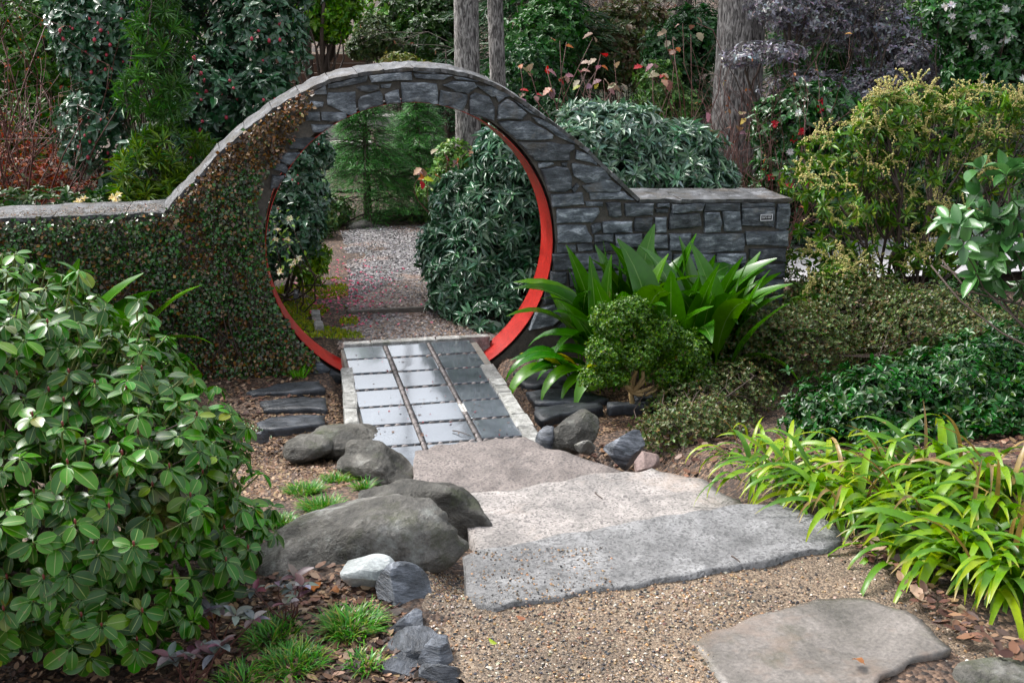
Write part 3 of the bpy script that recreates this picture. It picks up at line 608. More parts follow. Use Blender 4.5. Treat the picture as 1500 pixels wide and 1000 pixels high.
# ------------------------------------------------------------------ slabs
def slab(name, poly, z, thick, mat, label, cat, amp=.006, seed=0, rings=10, rnd=.02, group=None, tilt=(0, 0), edge=.02):
    rng = rs(seed); poly = np.array(poly); c = poly.mean(0); B = []
    for k in range(len(poly)):
        a, b = poly[k], poly[(k+1) % len(poly)]; n = max(1, int(np.linalg.norm(b-a)/.035))
        for t in range(n): B.append(a+(b-a)*t/n)
    B = np.array(B); n = len(B)
    so = float(seed)*3.7
    for k in range(n): B[k] += edge*np.array([noise.noise(Vector((B[k][0]*9, B[k][1]*9, so))), noise.noise(Vector((B[k][0]*9, B[k][1]*9, so+9)))])*1.6
    V, F = [], []
    prof = [(0, 0)]+[((j+1)/rings, 0) for j in range(rings)]
    size = max(.05, np.linalg.norm(B-c, axis=1).mean())
    for f, _ in prof[1:]:
        for p in B:
            q = c+(p-c)*f; h = amp*(noise.noise(Vector((q[0]*6, q[1]*6, so)))*1.4+noise.noise(Vector((q[0]*19, q[1]*19, so)))*.7)
            h -= rnd*max(0, (f-(1-min(.5, rnd*1.6/size)))/min(.5, rnd*1.6/size))**2
            V.append((*(q-c), h+tilt[0]*(q-c)[0]+tilt[1]*(q-c)[1]))
    for d, sh in ((.35, 1.0), (1.0, .985)):
        for p in B:
            q = c+(p-c)*sh+rng.normal(0, .004, 2); V.append((*(q-c), -thick*d - rnd))
    tot = rings+2; V.append((0, 0, 0)); ci = len(V)-1
    for k in range(n):
        j = (k+1) % n; F.append((ci, k, j))
        for r in range(tot-1): F.append((r*n+k, (r+1)*n+k, (r+1)*n+j, r*n+j))
    me = mesh_np(name, V, [a for f in F for a in f], [len(f) for f in F], mat, smooth=True)
    o = link(name, me, None, (c[0], c[1], z)); return tag(o, label, cat, group)
M['granite_pink'] = stone_mat('granite_pink', [(.28, (.1, .086, .079)), (.5, (.185, .158, .145)), (.72, (.28, .242, .222))], 5, (1, 1, 1), (.45, .75), 1., .016, .05, 75, ((.05, .045, .045), 110, .8))
slab("stone_step", px([(603, 662), (640, 649), (700, 646), (770, 638), (800, 652), (860, 672), (915, 690), (930, 725), (700, 770), (614, 732)], .17), .17, .3, M['granite_pink'], "lowest broad granite step, next to the tiled path", "step", .012, 1, 16, .006, "granite steps")
slab("stone_step", px([(650, 724), (720, 716), (790, 709), (870, 695), (960, 685), (1030, 700), (1080, 735), (1100, 775), (900, 820), (720, 838), (695, 790)], .34), .34, .3, M['granite'], "middle granite step with a pale pinkish worn patch", "step", .012, 2, 16, .006, "granite steps")
slab("stone_step", px([(680, 815), (698, 804), (818, 784), (950, 757), (1076, 737), (1140, 735), (1196, 751), (1222, 775), (1234, 792), (1120, 819), (1040, 833), (952, 849), (870, 864), (726, 888), (698, 882), (684, 850)], .5), .498, .3, M['granite_grey'], "topmost grey granite step, bordering the pea gravel", "step", .007, 3, 16, .004, "granite steps")
slab("flagstone", px([(1010, 927), (1050, 912), (1100, 896), (1196, 867), (1260, 864), (1324, 880), (1364, 908), (1390, 936), (1372, 944), (1316, 968), (1268, 1000), (1225, 1040), (1110, 1050), (1060, 985), (1032, 950)], .52), .498, .06, M['flag'], "large flat brown-grey flagstone set in the foreground gravel", "flagstone", .004, 4, 14, .003)
def c4(l, ox, oy, s, z): return px([(ox+a/s, oy+b/s) for a, b in l], z)
SL = 2.994
slab("slate_slab", c4([(1085,725),(1215,690),(1415,678),(1422,715),(1215,730),(1110,738)], 0, 330, SL, -.055), -.055, .05, M['slate_dark'], "upper of three long slate treads left of the tiled path", "slate slab", .006, 5, 5, .006, "slate treads beside the path")
slab("slate_slab", c4([(1140,765),(1330,745),(1425,755),(1435,800),(1150,805)], 0, 330, SL, -.055), -.055, .05, M['slate_dark'], "middle of three long slate treads left of the tiled path", "slate slab", .006, 6, 5, .006, "slate treads beside the path")
slab("slate_slab", c4([(1115,860),(1200,835),(1430,825),(1420,865),(1200,890),(1130,885)], 0, 330, SL, -.05), -.05, .05, M['slate_dark'], "lowest of three long slate treads left of the tiled path", "slate slab", .006, 7, 5, .006, "slate treads beside the path")
SR = 4.547
slab("slate_slab", c4([(60,290),(170,255),(300,255),(480,290),(480,370),(320,375),(140,380),(85,340)], 740, 480, SR, -.075), -.075, .05, M['slate_dark'], "rounded slate slab right of the path, below the arching leaves", "slate slab", .006, 8, 6, .006, "slate slabs right of the path")
slab("slate_slab", c4([(150,420),(260,400),(470,400),(640,440),(700,470),(520,490),(200,495)], 740, 480, SR, -.065), -.065, .05, M['slate_dark'], "long pointed slate slab left of the boxwood trunk", "slate slab", .006, 9, 6, .006, "slate slabs right of the path")
slab("slate_slab", c4([(830,420),(1000,420),(1030,450),(870,468)], 740, 480, SR, -.065), -.065, .05, M['slate_dark'], "short slate slab just right of the boxwood trunk", "slate slab", .005, 10, 5, .006, "slate slabs right of the path")
slab("slate_slab", c4([(195,520),(480,490),(640,490),(660,520),(430,560),(250,600),(225,580)], 740, 480, SR, -.035), -.035, .06, M['slate_dark'], "dark slate slab with a white scratch, behind the right-hand rocks", "slate slab", .008, 11, 6, .006, "slate slabs right of the path")
slab("slate_slab", c4([(680,495),(990,490),(1000,515),(700,522)], 740, 480, SR, -.035), -.035, .06, M['slate_dark'], "narrow slate sliver behind the boxwood trunk foot", "slate slab", .005, 12, 5, .006, "slate slabs right of the path")

# ------------------------------------------------------------------ rocks
def rock(name, loc, size, rot, seed, mat, label, cat="rock", cuts=5, rough=.08, sub=4, group=None, strat=0, soft=.0):
    bm = bmesh.new(); bmesh.ops.create_icosphere(bm, subdivisions=sub, radius=1); r = random.Random(seed); so = seed*5.3
    planes = []
    for k in range(cuts):
        n = Vector((r.gauss(0, 1), r.gauss(0, 1), r.gauss(0, 1))).normalized(); planes.append((n, r.uniform(.5, .82)))
    for v in bm.verts:
        p = v.co.copy()
        for n, d in planes:
            e = p.dot(n)-d
            if e > 0: p -= n*e*(1-soft)
        p *= 1+rough*noise.noise(p*1.6+Vector((so, 0, 0)))*1.8 + rough*.45*noise.noise(p*4.5+Vector((so, 3, 0))) + rough*.18*noise.noise(p*13+Vector((so, 3, 7)))
        if strat:
            q = p.z*strat; f = q-math.floor(q); p.x *= 1+.045*(f > .5)-.02; p.y *= 1+.035*((f*2) % 1 > .5)
        v.co = Vector((p.x*size[0], p.y*size[1], p.z*size[2]))
    me = bpy.data.meshes.new(name); bm.to_mesh(me); bm.free(); me.materials.append(mat)
    me.polygons.foreach_set("use_smooth", np.full(len(me.polygons), soft > 0 or cuts < 4)); me.update()
    o = link(name, me, None, loc); o.rotation_euler = [math.radians(a) for a in rot]; return tag(o, label, cat, group)
def rk(u, v, z): return at(u, v, z)
rock("boulder", rk(522, 806, .44), (.42, .26, .19), (0, -10, 6), 3, M['boulder'], "largest rounded grey boulder beside the granite steps", "boulder", 5, .13, 5, None, 0, .5)
rock("boulder", rk(622, 752, .35), (.31, .17, .17), (0, 14, -32), 9, M['boulder_dark'], "mossy dark boulder wedged between the largest boulder and the steps", "boulder", 5, .1, 5, None, 0, .35)
rock("boulder", rk(552, 688, .13), (.26, .17, .13), (0, 10, -24), 12, M['boulder_dark'], "grey boulder with a white ridge beside the lowest step", "boulder", 5, .12, 5, None, 0, .3)
rock("boulder", rk(512, 646, -.03), (.3, .18, .1), (0, 4, 5), 15, M['boulder_dark'], "low flat boulder near the left end of the tiled path", "boulder", 4, .1, 5, None, 0, .35)
rock("boulder", rk(452, 657, -.01), (.16, .13, .08), (0, -4, 0), 16, M['boulder_dark'], "small low grey boulder half sunk in mulch beside the flat boulder", "boulder", 4, .1, 4, None, 0, .35)
rock("rock", rk(538, 838, .52), (.11, .08, .085), (0, 4, -8), 21, M['pale_rock'], "pale greenish white angular rock in front of the largest boulder", "rock", 11, .02)
rock("rock", rk(585, 872, .47), (.12, .11, .12), (8, 18, 30), 24, M['slate_rock'], "layered upright grey slate rock beside the pale rock", "rock", 9, .008, 4, None, 0)
rock("rock", rk(600, 918, .47), (.07, .06, .065), (0, 0, 20), 27, M['slate_rock'], "small dark slate rock with a pale flat top", "rock", 10, .02)
rock("rock", rk(602, 950, .46), (.1, .085, .085), (6, -8, -15), 30, M['slate_rock'], "blocky dark slate rock below the pale-topped one", "rock", 8, .008, 4, None, 0)
rock("rock", rk(642, 965, .46), (.085, .075, .075), (0, 9, 35), 33, M['slate_rock'], "wedge-shaped dark slate rock touching the pea gravel", "rock", 12, .015)
rock("rock", rk(588, 985, .44), (.08, .075, .075), (0, -9, 5), 36, M['slate_rock'], "dark slate rock at the bottom edge, left of its row", "rock", 12, .015)
rock("rock", rk(650, 996, .44), (.085, .07, .07), (0, 12, -25), 39, M['slate_rock'], "dark slate rock at the bottom edge, right of its row", "rock", 12, .015)
rock("rock", rk(462, 878, .42), (.085, .06, .04), (0, 0, 5), 42, M['boulder_dark'], "low grey rock half buried behind the grass tufts", "rock", 6, .06)
rock("rock", rk(836, 634, .12), (.19, .13, .12), (0, -14, 22), 45, M['boulder_dark'], "grey angular rock with a pale edge by the right kerb end", "rock", 9, .05, 4)
rock("rock", rk(805, 645, .1), (.08, .08, .09), (0, 0, 60), 46, M['slate_rock'], "dark angular rock tucked against the right kerb end", "rock", 9, .04, 4)
rock("rock", rk(858, 652, .14), (.065, .05, .05), (0, 0, 0), 48, M['boulder'], "fist-sized rock between the right-hand rocks and lowest step", "rock", 6, .06, 3)
rock("rock", rk(918, 656, .22), (.13, .1, .125), (6, 14, 15), 51, M['slate_rock'], "ribbed dark blue slate rock beside the steps", "rock", 10, .03, 4, None, 5)
rock("rock", rk(943, 676, .24), (.085, .07, .06), (0, 0, 20), 54, M['pink_rock'], "small pinkish rock in front of the ribbed slate rock", "rock", 8, .04)
rock("rock", rk(1468, 992, .465), (.16, .1, .035), (0, 0, -8), 57, M['boulder_dark'], "greenish grey rock in the bottom right corner", "rock", 5, .06, 4, None, 0, .3)
rock("rock", rk(384, 638, .0), (.055, .05, .05), (0, 6, 10), 60, M['slate_rock'], "small cubic slate rock left of the treads", "rock", 11, .02)
rock("rock", aty(527, 333, 5.4), (.2, .14, .1), (0, 0, 10), 63, M['boulder'], "rounded rock at the far end of the gravel path", "rock", 5, .08, 4, None, 0, .3)
rock("rock", aty(553, 336, 5.45), (.16, .1, .06), (0, 0, -10), 66, M['boulder'], "flat rock beside the rounded one at the path's far end", "rock", 5, .08, 4, None, 0, .3)
# ------------------------------------------------------------------ plants: general builder
def visible_rank(P, S, out=None):
    """how large each leaf shows: nearer, bigger, turned to the camera, inside the frame"""
    u, v, z = proj(P); sc = S*FPX/np.maximum(z, .1)
    inf = (u > -20) & (u < 1520) & (v > -20) & (v < 1020) & (z > 0)
    w = sc*inf
    if out is not None: w = w*(1.0+.9*(unit(out)*unit(CAM-P)).sum(1))
    return w
def shrub(name, label, cat, base, blobs, ntips, k, L, tm, cols, mat, w=None, elev=65, droop=.1, inner=.25, stems=8, stem_r=.012, stem_mat='twig', seed=0, hero=0, hero_score=None, up=.35, jit=.18, zmin=None, group=None, ljit=.2, colf=None, stem_tips=40, foliage_kind="stuff", lump=.12):
    rng = rs(seed); base = np.asarray(base, float)
    root = empty(name, base, label, cat, group)
    T, A = blob_tips(rng, blobs, ntips, inner, zmin, lump)
    P, D, N, S = whorl(rng, T, A, k, L, elev, droop, ljit, up)
    C = palette(rng, len(P), cols, w, jit)
    C = C*np.repeat(np.exp(rng.normal(0, .12, (len(T), 1))), k, 0)
    if colf is not None: C = colf(P, C, rng)
    rest = np.ones(len(P), bool)
    if hero:
        sc = visible_rank(P, S, np.repeat(A, k, 0)) if hero_score is None else hero_score(P, S, np.repeat(A, k, 0))
        top = np.argsort(-sc)[:hero]; top = top[sc[top] > 0]; rest[top] = False
        var = []
        cl = np.clip(C[top], 0, 1); order = np.argsort(cl.sum(1)); groups = np.array_split(order, 12)
        for g in groups:
            me = scatter(tm, np.zeros((1, 3)), np.array([[0, 1., 0]]), np.array([[0, 0, 1.]]), np.ones(1), cl[g].mean(0, keepdims=True), mat, "leaf")
            for t in g:
                t = top[t]; part_at("leaf", me, root, basis_matrix(P[t], D[t], N[t], S[t]))
    o = part("foliage", scatter(tm, P[rest], D[rest], N[rest], S[rest], C[rest], mat, "foliage"), root)
    if foliage_kind: o["kind"] = foliage_kind
    if stems:
        lines = []; ends = T[rng.choice(len(T), min(stem_tips, len(T)), replace=False)]
        hub = base+np.array([0, 0, .0]); ctr = np.array([b[:3] for b in blobs]).mean(0)
        mids = []
        for s in range(stems):
            b = blobs[rng.integers(len(blobs))]; m = np.array(b[:3])+rng.normal(0, .25, 3)*np.array(b[3:6]); m[2] = max(m[2], base[2]+.1)
            lines.append((bendline(hub+rng.normal(0, .05, 3)*[1, 1, 0], m, 7, rng, .05), np.linspace(stem_r, stem_r*.6, 7))); mids.append(lines[-1][0])
        for e in ends:
            m = min(mids, key=lambda q: np.linalg.norm(q[-1]-e)); i = rng.integers(2, 7)
            lines.append((bendline(m[i], e, 5, rng, .05), np.linspace(stem_r*.5, stem_r*.2, 5)))
        part("stems", tubes("stems", lines, M[stem_mat], 5), root)
    return root, T, A
def B(u, v, y, rx, ry, rz): return (*aty(u, v, y), rx, ry, rz)
def gpt(u, v, z0=0.):
    """where the sight line through a pixel meets the ground"""
    z = z0
    for _ in range(12):
        p = at(u, v, z); z = float(gz(p[0], p[1]))
    return np.array([p[0], p[1], z])
def flowers(root, name, P, A, size, tmpl, petals, cols, mat, seed, label=None):
    """each flower or bud a child of its shrub"""
    rng = rs(seed)
    for p, a in zip(P, A):
        Pp, D, N, S = whorl(rng, p[None], a[None], petals, size, 62, .0, .12, .2); C = palette(rng, len(Pp), cols, None, .12, .04)
        o = link(name, scatter(tmpl, Pp-p, D, N, S, C, mat, name), root); o.location = Vector(p)-Vector(root.location)

M['leaf_semi'] = leaf_mat('semi_gloss_leaf', .36, .12, spec=.5)
# ------------------------------------------------------------------ rhododendron in the left foreground
RB = [B(40, 570, -4.15, .55, .5, .38), B(225, 650, -3.85, .36, .36, .3), B(30, 790, -4.8, .5, .34, .36), B(240, 770, -4.35, .36, .34, .34), B(120, 700, -4.5, .46, .4, .36), B(0, 480, -3.7, .36, .45, .28), B(-150, 640, -4.4, .6, .5, .55), B(150, 900, -4.8, .3, .2, .12), B(160, 560, -3.7, .34, .4, .24)]
gr = lambda x, y: gz(x, y)+.03
rt, RT, RA = shrub("rhododendron", "big glossy rhododendron with drooping oval leaves filling the left foreground", "shrub", gpt(60, 930), RB, 1750, 7, .058, L_RHO,
      [(.03, .1, .015), (.042, .13, .02), (.058, .16, .025), (.024, .08, .013), (.12, .16, .022)], M['leaf_rho'], (3, 3, 2, 2, .5), 82, .5, .2, 14, .012, 'twig', 101, 300, None, .75, .22, gr, None, .2, None, 90)
sel = np.argsort(-visible_rank(RT, np.ones(len(RT)), RA))[:200]; rngb = rs(102)
bm_ = mesh_np("bud", PEB.V*[.8, .8, 1.7], PEB.loops, PEB.tot, plain_mat('red_bud', (.16, .03, .022), .45, .3), smooth=True)
for i in sel[::2]: part_at("bud", bm_, rt, Matrix.Translation(RT[i]+RA[i]*.004+[0, 0, .008]) @ Matrix.Diagonal((.011, .011, .013, 1)))
pet = []
for i in range(len(RT)):
    a = unit(RA[i]+np.array([0, 0, .5])); pet.append((np.array([RT[i]-a*.09+rngb.normal(0, .01, 3), RT[i]-a*.03, RT[i]]), [.0035, .003, .0028]))
part("twigs", tubes("twigs", pet, M['stem_green'], 4), rt)["kind"] = "stuff"

# ------------------------------------------------------------------ creeping fig over the left of the wall
def creeper():
    rng = rs(111); root = empty("wall_creeper", (-1.6, 0, -.1), "small-leaved brown and green creeper covering the wall left of the gate", "creeper")
    n = 100000; x = rng.uniform(-4.3, -.35, n); z = rng.uniform(-.14, 2.05, n); tz = top_z(x)
    r = np.hypot(x, z-ZC); ang = np.arctan2(z-ZC, -x)
    nz = np.array([noise.noise(Vector((a*2.3, b*2.3, 4)))+.6*noise.noise(Vector((a*7, b*7, 1))) for a, b in zip(x, z)])
    # bare band of stones along the opening on the upper left, widening to the crown
    bare = RG + np.where(ang > .1, .02+.10*sstep(.1, .6, ang)+.05*sstep(.6, .9, ang)+.6*sstep(.98, 1.2, ang), -.02)
    keep = (z < tz+.012) & (r > np.maximum(bare+.07*nz, RG+.004)) & ((x < -.72) | (nz > .02)) & (r > RG) & ~((x > -.75) & (z < 0))
    dens = np.where(z > tz-.03, .35, 1.)*np.where(ang > 1.0, .7, 1); dens = dens*np.clip(.95+.6*nz, .6, 1); keep &= rng.uniform(0, 1, n) < dens
    x, z, tz, nz, ang = x[keep], z[keep], tz[keep], nz[keep], ang[keep]; n = len(x)
    lay = rng.uniform(0, 1, n); P = np.column_stack([x, -.018-.06*lay**1.4*np.clip(.9+1.5*nz, .1, 2.2), z])
    D = unit(np.column_stack([rng.normal(0, .7, n), -np.abs(rng.normal(.45, .3, n)), rng.normal(-.25, .6, n)])); N = unit(np.column_stack([rng.normal(0, .45, n), -np.ones(n), rng.normal(.55, .4, n)]))
    brown = np.clip(.2+.75*sstep(.32, .02, tz-z)*sstep(-1.75, -1.45, x) + .5*sstep(.25, .7, ang-.1*nz)*sstep(-1.1, -.9, x) + .35*(nz < -.28) + .3*sstep(.25, .0, z) , 0, .9)
    g = palette(rng, n, [(.02, .055, .014), (.03, .085, .022), (.045, .115, .03), (.05, .058, .026)], None, .35); b = palette(rng, n, [(.07, .038, .018), (.13, .07, .028), (.2, .115, .05), (.04, .027, .017), (.34, .25, .15)], (3, 3, 1.6, 2, .6), .25)
    isb = rng.uniform(0, 1, n) < brown; C = np.where(isb[:, None], b, g)
    part("foliage", scatter(L_SML, P, D, N, np.exp(rng.uniform(np.log(.012), np.log(.04), n))[:, None]*[1.35, 1, 1], C, M['leaf_gloss'], "foliage", False), root)["kind"] = "stuff"
    # a few leaves on the liner edge and the top of the low wall
    m = 1100; xa = rng.uniform(-4.2, -1.75, m); f = rng.uniform(0, 1, m)**2.2
    P = np.column_stack([xa, -.01+.3*f, top_z(xa)+.022]); C = palette(rng, m, [(.09, .05, .03), (.16, .09, .05), (.05, .05, .03)], None, .25)
    part("foliage", scatter(L_SML, P, unit(np.column_stack([rng.normal(0, 1, m), rng.normal(0, 1, m), rng.normal(.15, .15, m)])), np.tile([[0, 0, 1.]], (m, 1))+rng.normal(0, .2, (m, 3)), rng.uniform(.014, .026, m), C, M['leaf'], "foliage", False), root)["kind"] = "stuff"
    lines = []
    for k in range(130):
        x0 = rng.uniform(-3.4, -1.0); z0 = -.1; p = [np.array([x0, -.012, z0])]
        hgt = top_z(x0)*rng.uniform(.5, .95); zz = np.linspace(z0, hgt, 9)[1:]
        dpt = -rng.uniform(.016, .06)
        for q in zz: p.append(np.array([p[-1][0]+rng.normal(0, .06), dpt, q]))
        p = np.array(p); rr = np.hypot(p[:, 0], p[:, 2]-ZC); ok = rr > RG+.03
        if ok.all(): lines.append((p, np.linspace(.006, .002, len(p))))
    part("vines", tubes("vines", lines, M['twig'], 4), root)
creeper()

# ------------------------------------------------------------------ blade plants
def blade_mesh(L, w, lean, bend, prof, mat, cols, rng, nseg=9, fold=.25, twist=.0, name="leaf", tipcol=None, petiole=0.):
    """one arching blade growing from the origin, up z and out along y"""
    t = np.linspace(0, 1, nseg+1); ang = lean+bend*t**1.4; ds = L/nseg
    y = np.concatenate([[0], np.cumsum(np.sin(ang[:-1])*ds)]); z = np.concatenate([[0], np.cumsum(np.cos(ang[:-1])*ds)])
    V, F, UV, C = [], [], [], []
    for i in range(nseg+1):
        ti = t[i]; pw = prof((ti-petiole)/(1-petiole)) if ti > petiole else .07; hw = w/2*max(.05, pw)
        nrm = np.array([0, -math.cos(ang[i]), math.sin(ang[i])]); tw = twist*ti
        for s in (-1, 0, 1):
            xx = s*hw*math.cos(tw); off = nrm*(fold*hw*abs(s)) + nrm*s*hw*math.sin(tw)
            V.append((xx+off[0], y[i]+off[1], z[i]+off[2])); UV.append((.5+.5*s, ti))
            c = np.array(cols); 
            if tipcol is not None: f = max(0, min(1, (ti-tipcol[1])/.12)); c = c*(1-f)+np.array(tipcol[0])*f
            C.append(c)
    for i in range(nseg):
        a = 3*i
        for k in (0, 1): F.append((a+k, a+k+1, a+k+4, a+k+3))
    loops = [i for f in F for i in f]
    return mesh_np(name, V, loops, [4]*len(F), mat, np.array(C), np.array(UV)[loops], True)
rng = rs(121)
asp_var = []
for k in range(22):
    g = [(.028, .098, .01), (.044, .14, .012), (.068, .175, .015), (.036, .115, .013)][k % 4]
    asp_var.append(blade_mesh(1., .2*rng.uniform(.8, 1.15), rng.uniform(-.1, .25), rng.uniform(.15, 1.2) if k % 2 else rng.uniform(.9, 2.0), lance, M['leaf_asp'], g, rng, 10, .28, rng.normal(0, .5), petiole=.24))
asp_yel = [blade_mesh(1., .16, .25, 1.5, lance, M['leaf_asp'], c, rng, 10, .25, .5, petiole=.2) for c in ((.5, .42, .09), (.32, .36, .06))]
asp_flop = [blade_mesh(1., .17, .5, b, lance, M['leaf_asp'], c, rng, 11, .22, .3, petiole=.2) for b, c in ((1.7, (.04, .14, .025)), (2.2, (.06, .19, .03)), (2.6, (.09, .22, .03)))]
def aspidistra(label, base, spots):
    root = empty("aspidistra", base, label, "plant", "aspidistra clumps by the wall")
    for me, x, y, rz, tilt, L in spots:
        z = float(gz(base[0]+x, base[1]+y))-.01
        part_at("leaf", me, root, Matrix.Translation((base[0]+x, base[1]+y, z)) @ Matrix.Rotation(rz, 4, 'Z') @ Matrix.Rotation(-tilt, 4, 'X') @ Matrix.Diagonal((L, L, L, 1)))
b0 = gpt(975, 548); b0 = np.array([1.62, -.62, float(gz(1.62, -.62))])
sp = []
for k in range(92):
    x = rng.uniform(-.62, .75); y = rng.uniform(-.3, .3)
    rz = rng.uniform(-math.pi, math.pi) if rng.uniform() < .35 else -math.atan2(x+rng.normal(0, .2), y-.25+rng.normal(0, .3))
    sp.append((asp_var[k % 22], x*.82, y, rz, max(-.15, .02+.34*abs(x)+rng.normal(0, .2)), rng.uniform(.82, 1.14)*(1-.1*abs(x))))
for k in range(26):
    s = -1 if k % 2 else 1; sp.append((asp_flop[k % 3], s*rng.uniform(.25, .66), rng.uniform(-.32, .1), s*-rng.uniform(.9, 2.4), rng.uniform(-.1, .25), rng.uniform(.6, .9)))
for k, (x, y, rz) in enumerate(((-.5, -.2, 1.9), (-.62, -.25, 1.4), (.1, -.3, 2.9), (-.1, -.25, 2.4), (.7, -.2, -1.9), (-.45, -.3, 2.6))): sp.append((asp_yel[k % 2], x, y, rz, .1, rng.uniform(.42, .58)))
aspidistra("large bright green aspidistra clump against the wall right of the gate", b0, sp)
b1 = np.array([-2.38, -.35, float(gz(-2.38, -.35))]); sp = []
for k in range(20):
    x = rng.uniform(-.38, .42); y = rng.uniform(-.12, .12); sp.append((asp_var[k % 22], x, y, -math.atan2(x+rng.normal(0, .25), rng.normal(-.1, .3)), .08+.5*abs(x)+abs(rng.normal(0, .12)), rng.uniform(.85, 1.2)))
for k in range(4): sp.append((asp_flop[k % 3], rng.uniform(-.1, .45), -.1, rng.uniform(-2.6, -1), .1, .6))
aspidistra("smaller dark aspidistra clump behind the rhododendron, against the creeper", b1, sp)
# strap-leaved clumps along the right of the steps
str_var = []
for k in range(24):
    g = [(.075, .19, .013), (.115, .24, .018), (.17, .3, .025), (.055, .145, .012), (.25, .33, .045)][k % 5]
    tip = ((.32, .22, .1), rng.uniform(.72, .95)) if k % 3 == 0 else ((.3, .36, .06), .8)
    str_var.append(blade_mesh(1., .078*rng.uniform(.75, 1.2), rng.uniform(.3, .9), rng.uniform(1.3, 2.6), strapf, M['leaf_strap'], g, rng, 10, .3, rng.normal(0, .35), tipcol=tip))
str_dry = [blade_mesh(1., .05, .4, 2.2, strapf, M['leaf_strap'], (.3, .22, .11), rng, 9, .4, .8), blade_mesh(1., .045, .2, 1.2, strapf, M['leaf_strap'], (.22, .15, .07), rng, 9, .4, -.8)]
CL = [((1140, 695), 22, .38, "strap-leaved clump nearest the low azalea, at the middle step's right end"), ((1190, 718), 26, .38, "strap-leaved clump at the right end of the topmost step"), ((1258, 748), 28, .4, "strap-leaved clump just right of the topmost step, over the gravel corner"),
      ((1330, 740), 24, .42, "strap-leaved clump set back under the dark glossy shrub"), ((1390, 815), 30, .45, "strap-leaved clump arching over the gravel above the flagstone"), ((1465, 845), 32, .46, "strap-leaved clump at the right edge, beside the flagstone"), ((1470, 730), 24, .48, "upright strap-leaved clump at the right edge, behind the others"), ((1112, 662), 11, .32, "small sparse strap-leaved clump among the azalea twigs"), ((1400, 705), 24, .44, "strap-leaved clump under the middle of the dark glossy shrub's edge"), ((1490, 785), 26, .46, "strap-leaved clump at the right edge between two others"), ((1310, 700), 20, .42, "strap-leaved clump behind the gravel corner, half under the glossy shrub"), ((1440, 600), 16, .4, "pale strap-leaved clump far right behind the dark glossy shrub")]
for (u, v), n, L, lab in CL:
    p = gpt(u, v, .3); root = empty("strap_leaf_clump", p, lab, "plant", "strap-leaved plants beside the steps")
    for k in range(int(n*2.1)):
        x, y = rng.normal(0, .1, 2); a = math.atan2(y, x)+rng.normal(0, .7)
        if rng.uniform() < .6: a = -math.pi*.72+rng.normal(0, .75)     # most lean out over the path
        me = str_dry[k % 2] if rng.uniform() < .06 else str_var[rng.integers(24)]
        part_at("leaf", me, root, Matrix.Translation((p[0]+x, p[1]+y, p[2]-.01)) @ Matrix.Rotation(a-math.pi/2, 4, 'Z') @ Matrix.Rotation(-rng.normal(.08, .14), 4, 'X') @ Matrix.Diagonal((1, 1, 1, 1)) @ Matrix.Scale(L*rng.uniform(.72, 1.15), 4))
# tufts of dwarf mondo grass
def tuft(u, v, rad, n, L, lab, z0=.3, cols=((.045, .15, .03), (.07, .2, .04), (.1, .25, .05), (.2, .24, .07)), name="grass_tuft", cat="grass", up=.5):
    p = gpt(u, v, z0); root = empty(name, p, lab, cat, "dwarf grass tufts in the left bed" if name == "grass_tuft" else None)
    r = rad*np.sqrt(rng.uniform(0, 1, n)); a = rng.uniform(0, 6.28, n); X = p[0]+r*np.cos(a); Y = p[1]+r*np.sin(a)
    st = np.column_stack([X, Y, gz(X, Y)]); segs = 4; W = rng.uniform(.0022, .0034, n); out = a+rng.normal(0, 1, n); lean = rng.uniform(.1, .6, n)+.5*r/rad; bend = rng.uniform(.5, 1.6, n)/up*.5; LL = L*rng.uniform(.6, 1.15, n)
    t = np.linspace(0, 1, segs+1); ang = lean[:, None]+bend[:, None]*t[None]**1.3; ds = LL[:, None]/segs
    h = np.concatenate([np.zeros((n, 1)), np.cumsum(np.sin(ang[:, :-1])*ds, 1)], 1); zz = np.concatenate([np.zeros((n, 1)), np.cumsum(np.cos(ang[:, :-1])*ds, 1)], 1)
    cx = st[:, None, 0]+h*np.cos(out)[:, None]; cy = st[:, None, 1]+h*np.sin(out)[:, None]; cz = st[:, None, 2]+zz
    ww = W[:, None]*(1-.85*t[None]**2); sx = -np.sin(out)[:, None]*ww; sy = np.cos(out)[:, None]*ww
    Lp = np.stack([cx-sx, cy-sy, cz], -1); Rp = np.stack([cx+sx, cy+sy, cz], -1); V = np.stack([Lp, Rp], 2).reshape(-1, 3); m = 2*(segs+1)
    q = np.array([(2*i, 2*i+1, 2*i+3, 2*i+2) for i in range(segs)]); loops = (q[None]+(np.arange(n)*m)[:, None, None]).ravel()
    C = np.repeat(palette(rng, n, cols, None, .2), m, 0)
    part("blades", mesh_np("blades", V, loops, np.full(n*segs, 4), M['leaf_strap'], C, None, True), root)["kind"] = "stuff"
for u, v, rad, n, L, lab in ((515, 922, .085, 420, .085, "fullest dwarf grass tuft, left of the layered slate rock"), (400, 935, .075, 260, .075, "broad dwarf grass tuft below the purple-leaved seedling"), (350, 1000, .06, 140, .07, "yellowish dwarf grass tuft at the left bottom edge of the grass row"), (430, 975, .085, 330, .075, "yellow-green dwarf grass tuft at the bottom edge"), (535, 975, .05, 90, .065, "thin dwarf grass tuft beside the bottom slate rocks"),
                            (472, 745, .08, 340, .075, "dwarf grass tuft directly behind the largest boulder"), (447, 722, .08, 320, .075, "dwarf grass tuft in the middle of the upper three"), (493, 706, .065, 260, .07, "highest dwarf grass tuft, near the boulder with a white ridge"), (412, 770, .065, 220, .07, "dwarf grass tuft at the left end of the largest boulder"), (532, 716, .04, 90, .07, "tiny grass tuft against the mossy boulder")):
    tuft(u, v, rad, n, L, lab)
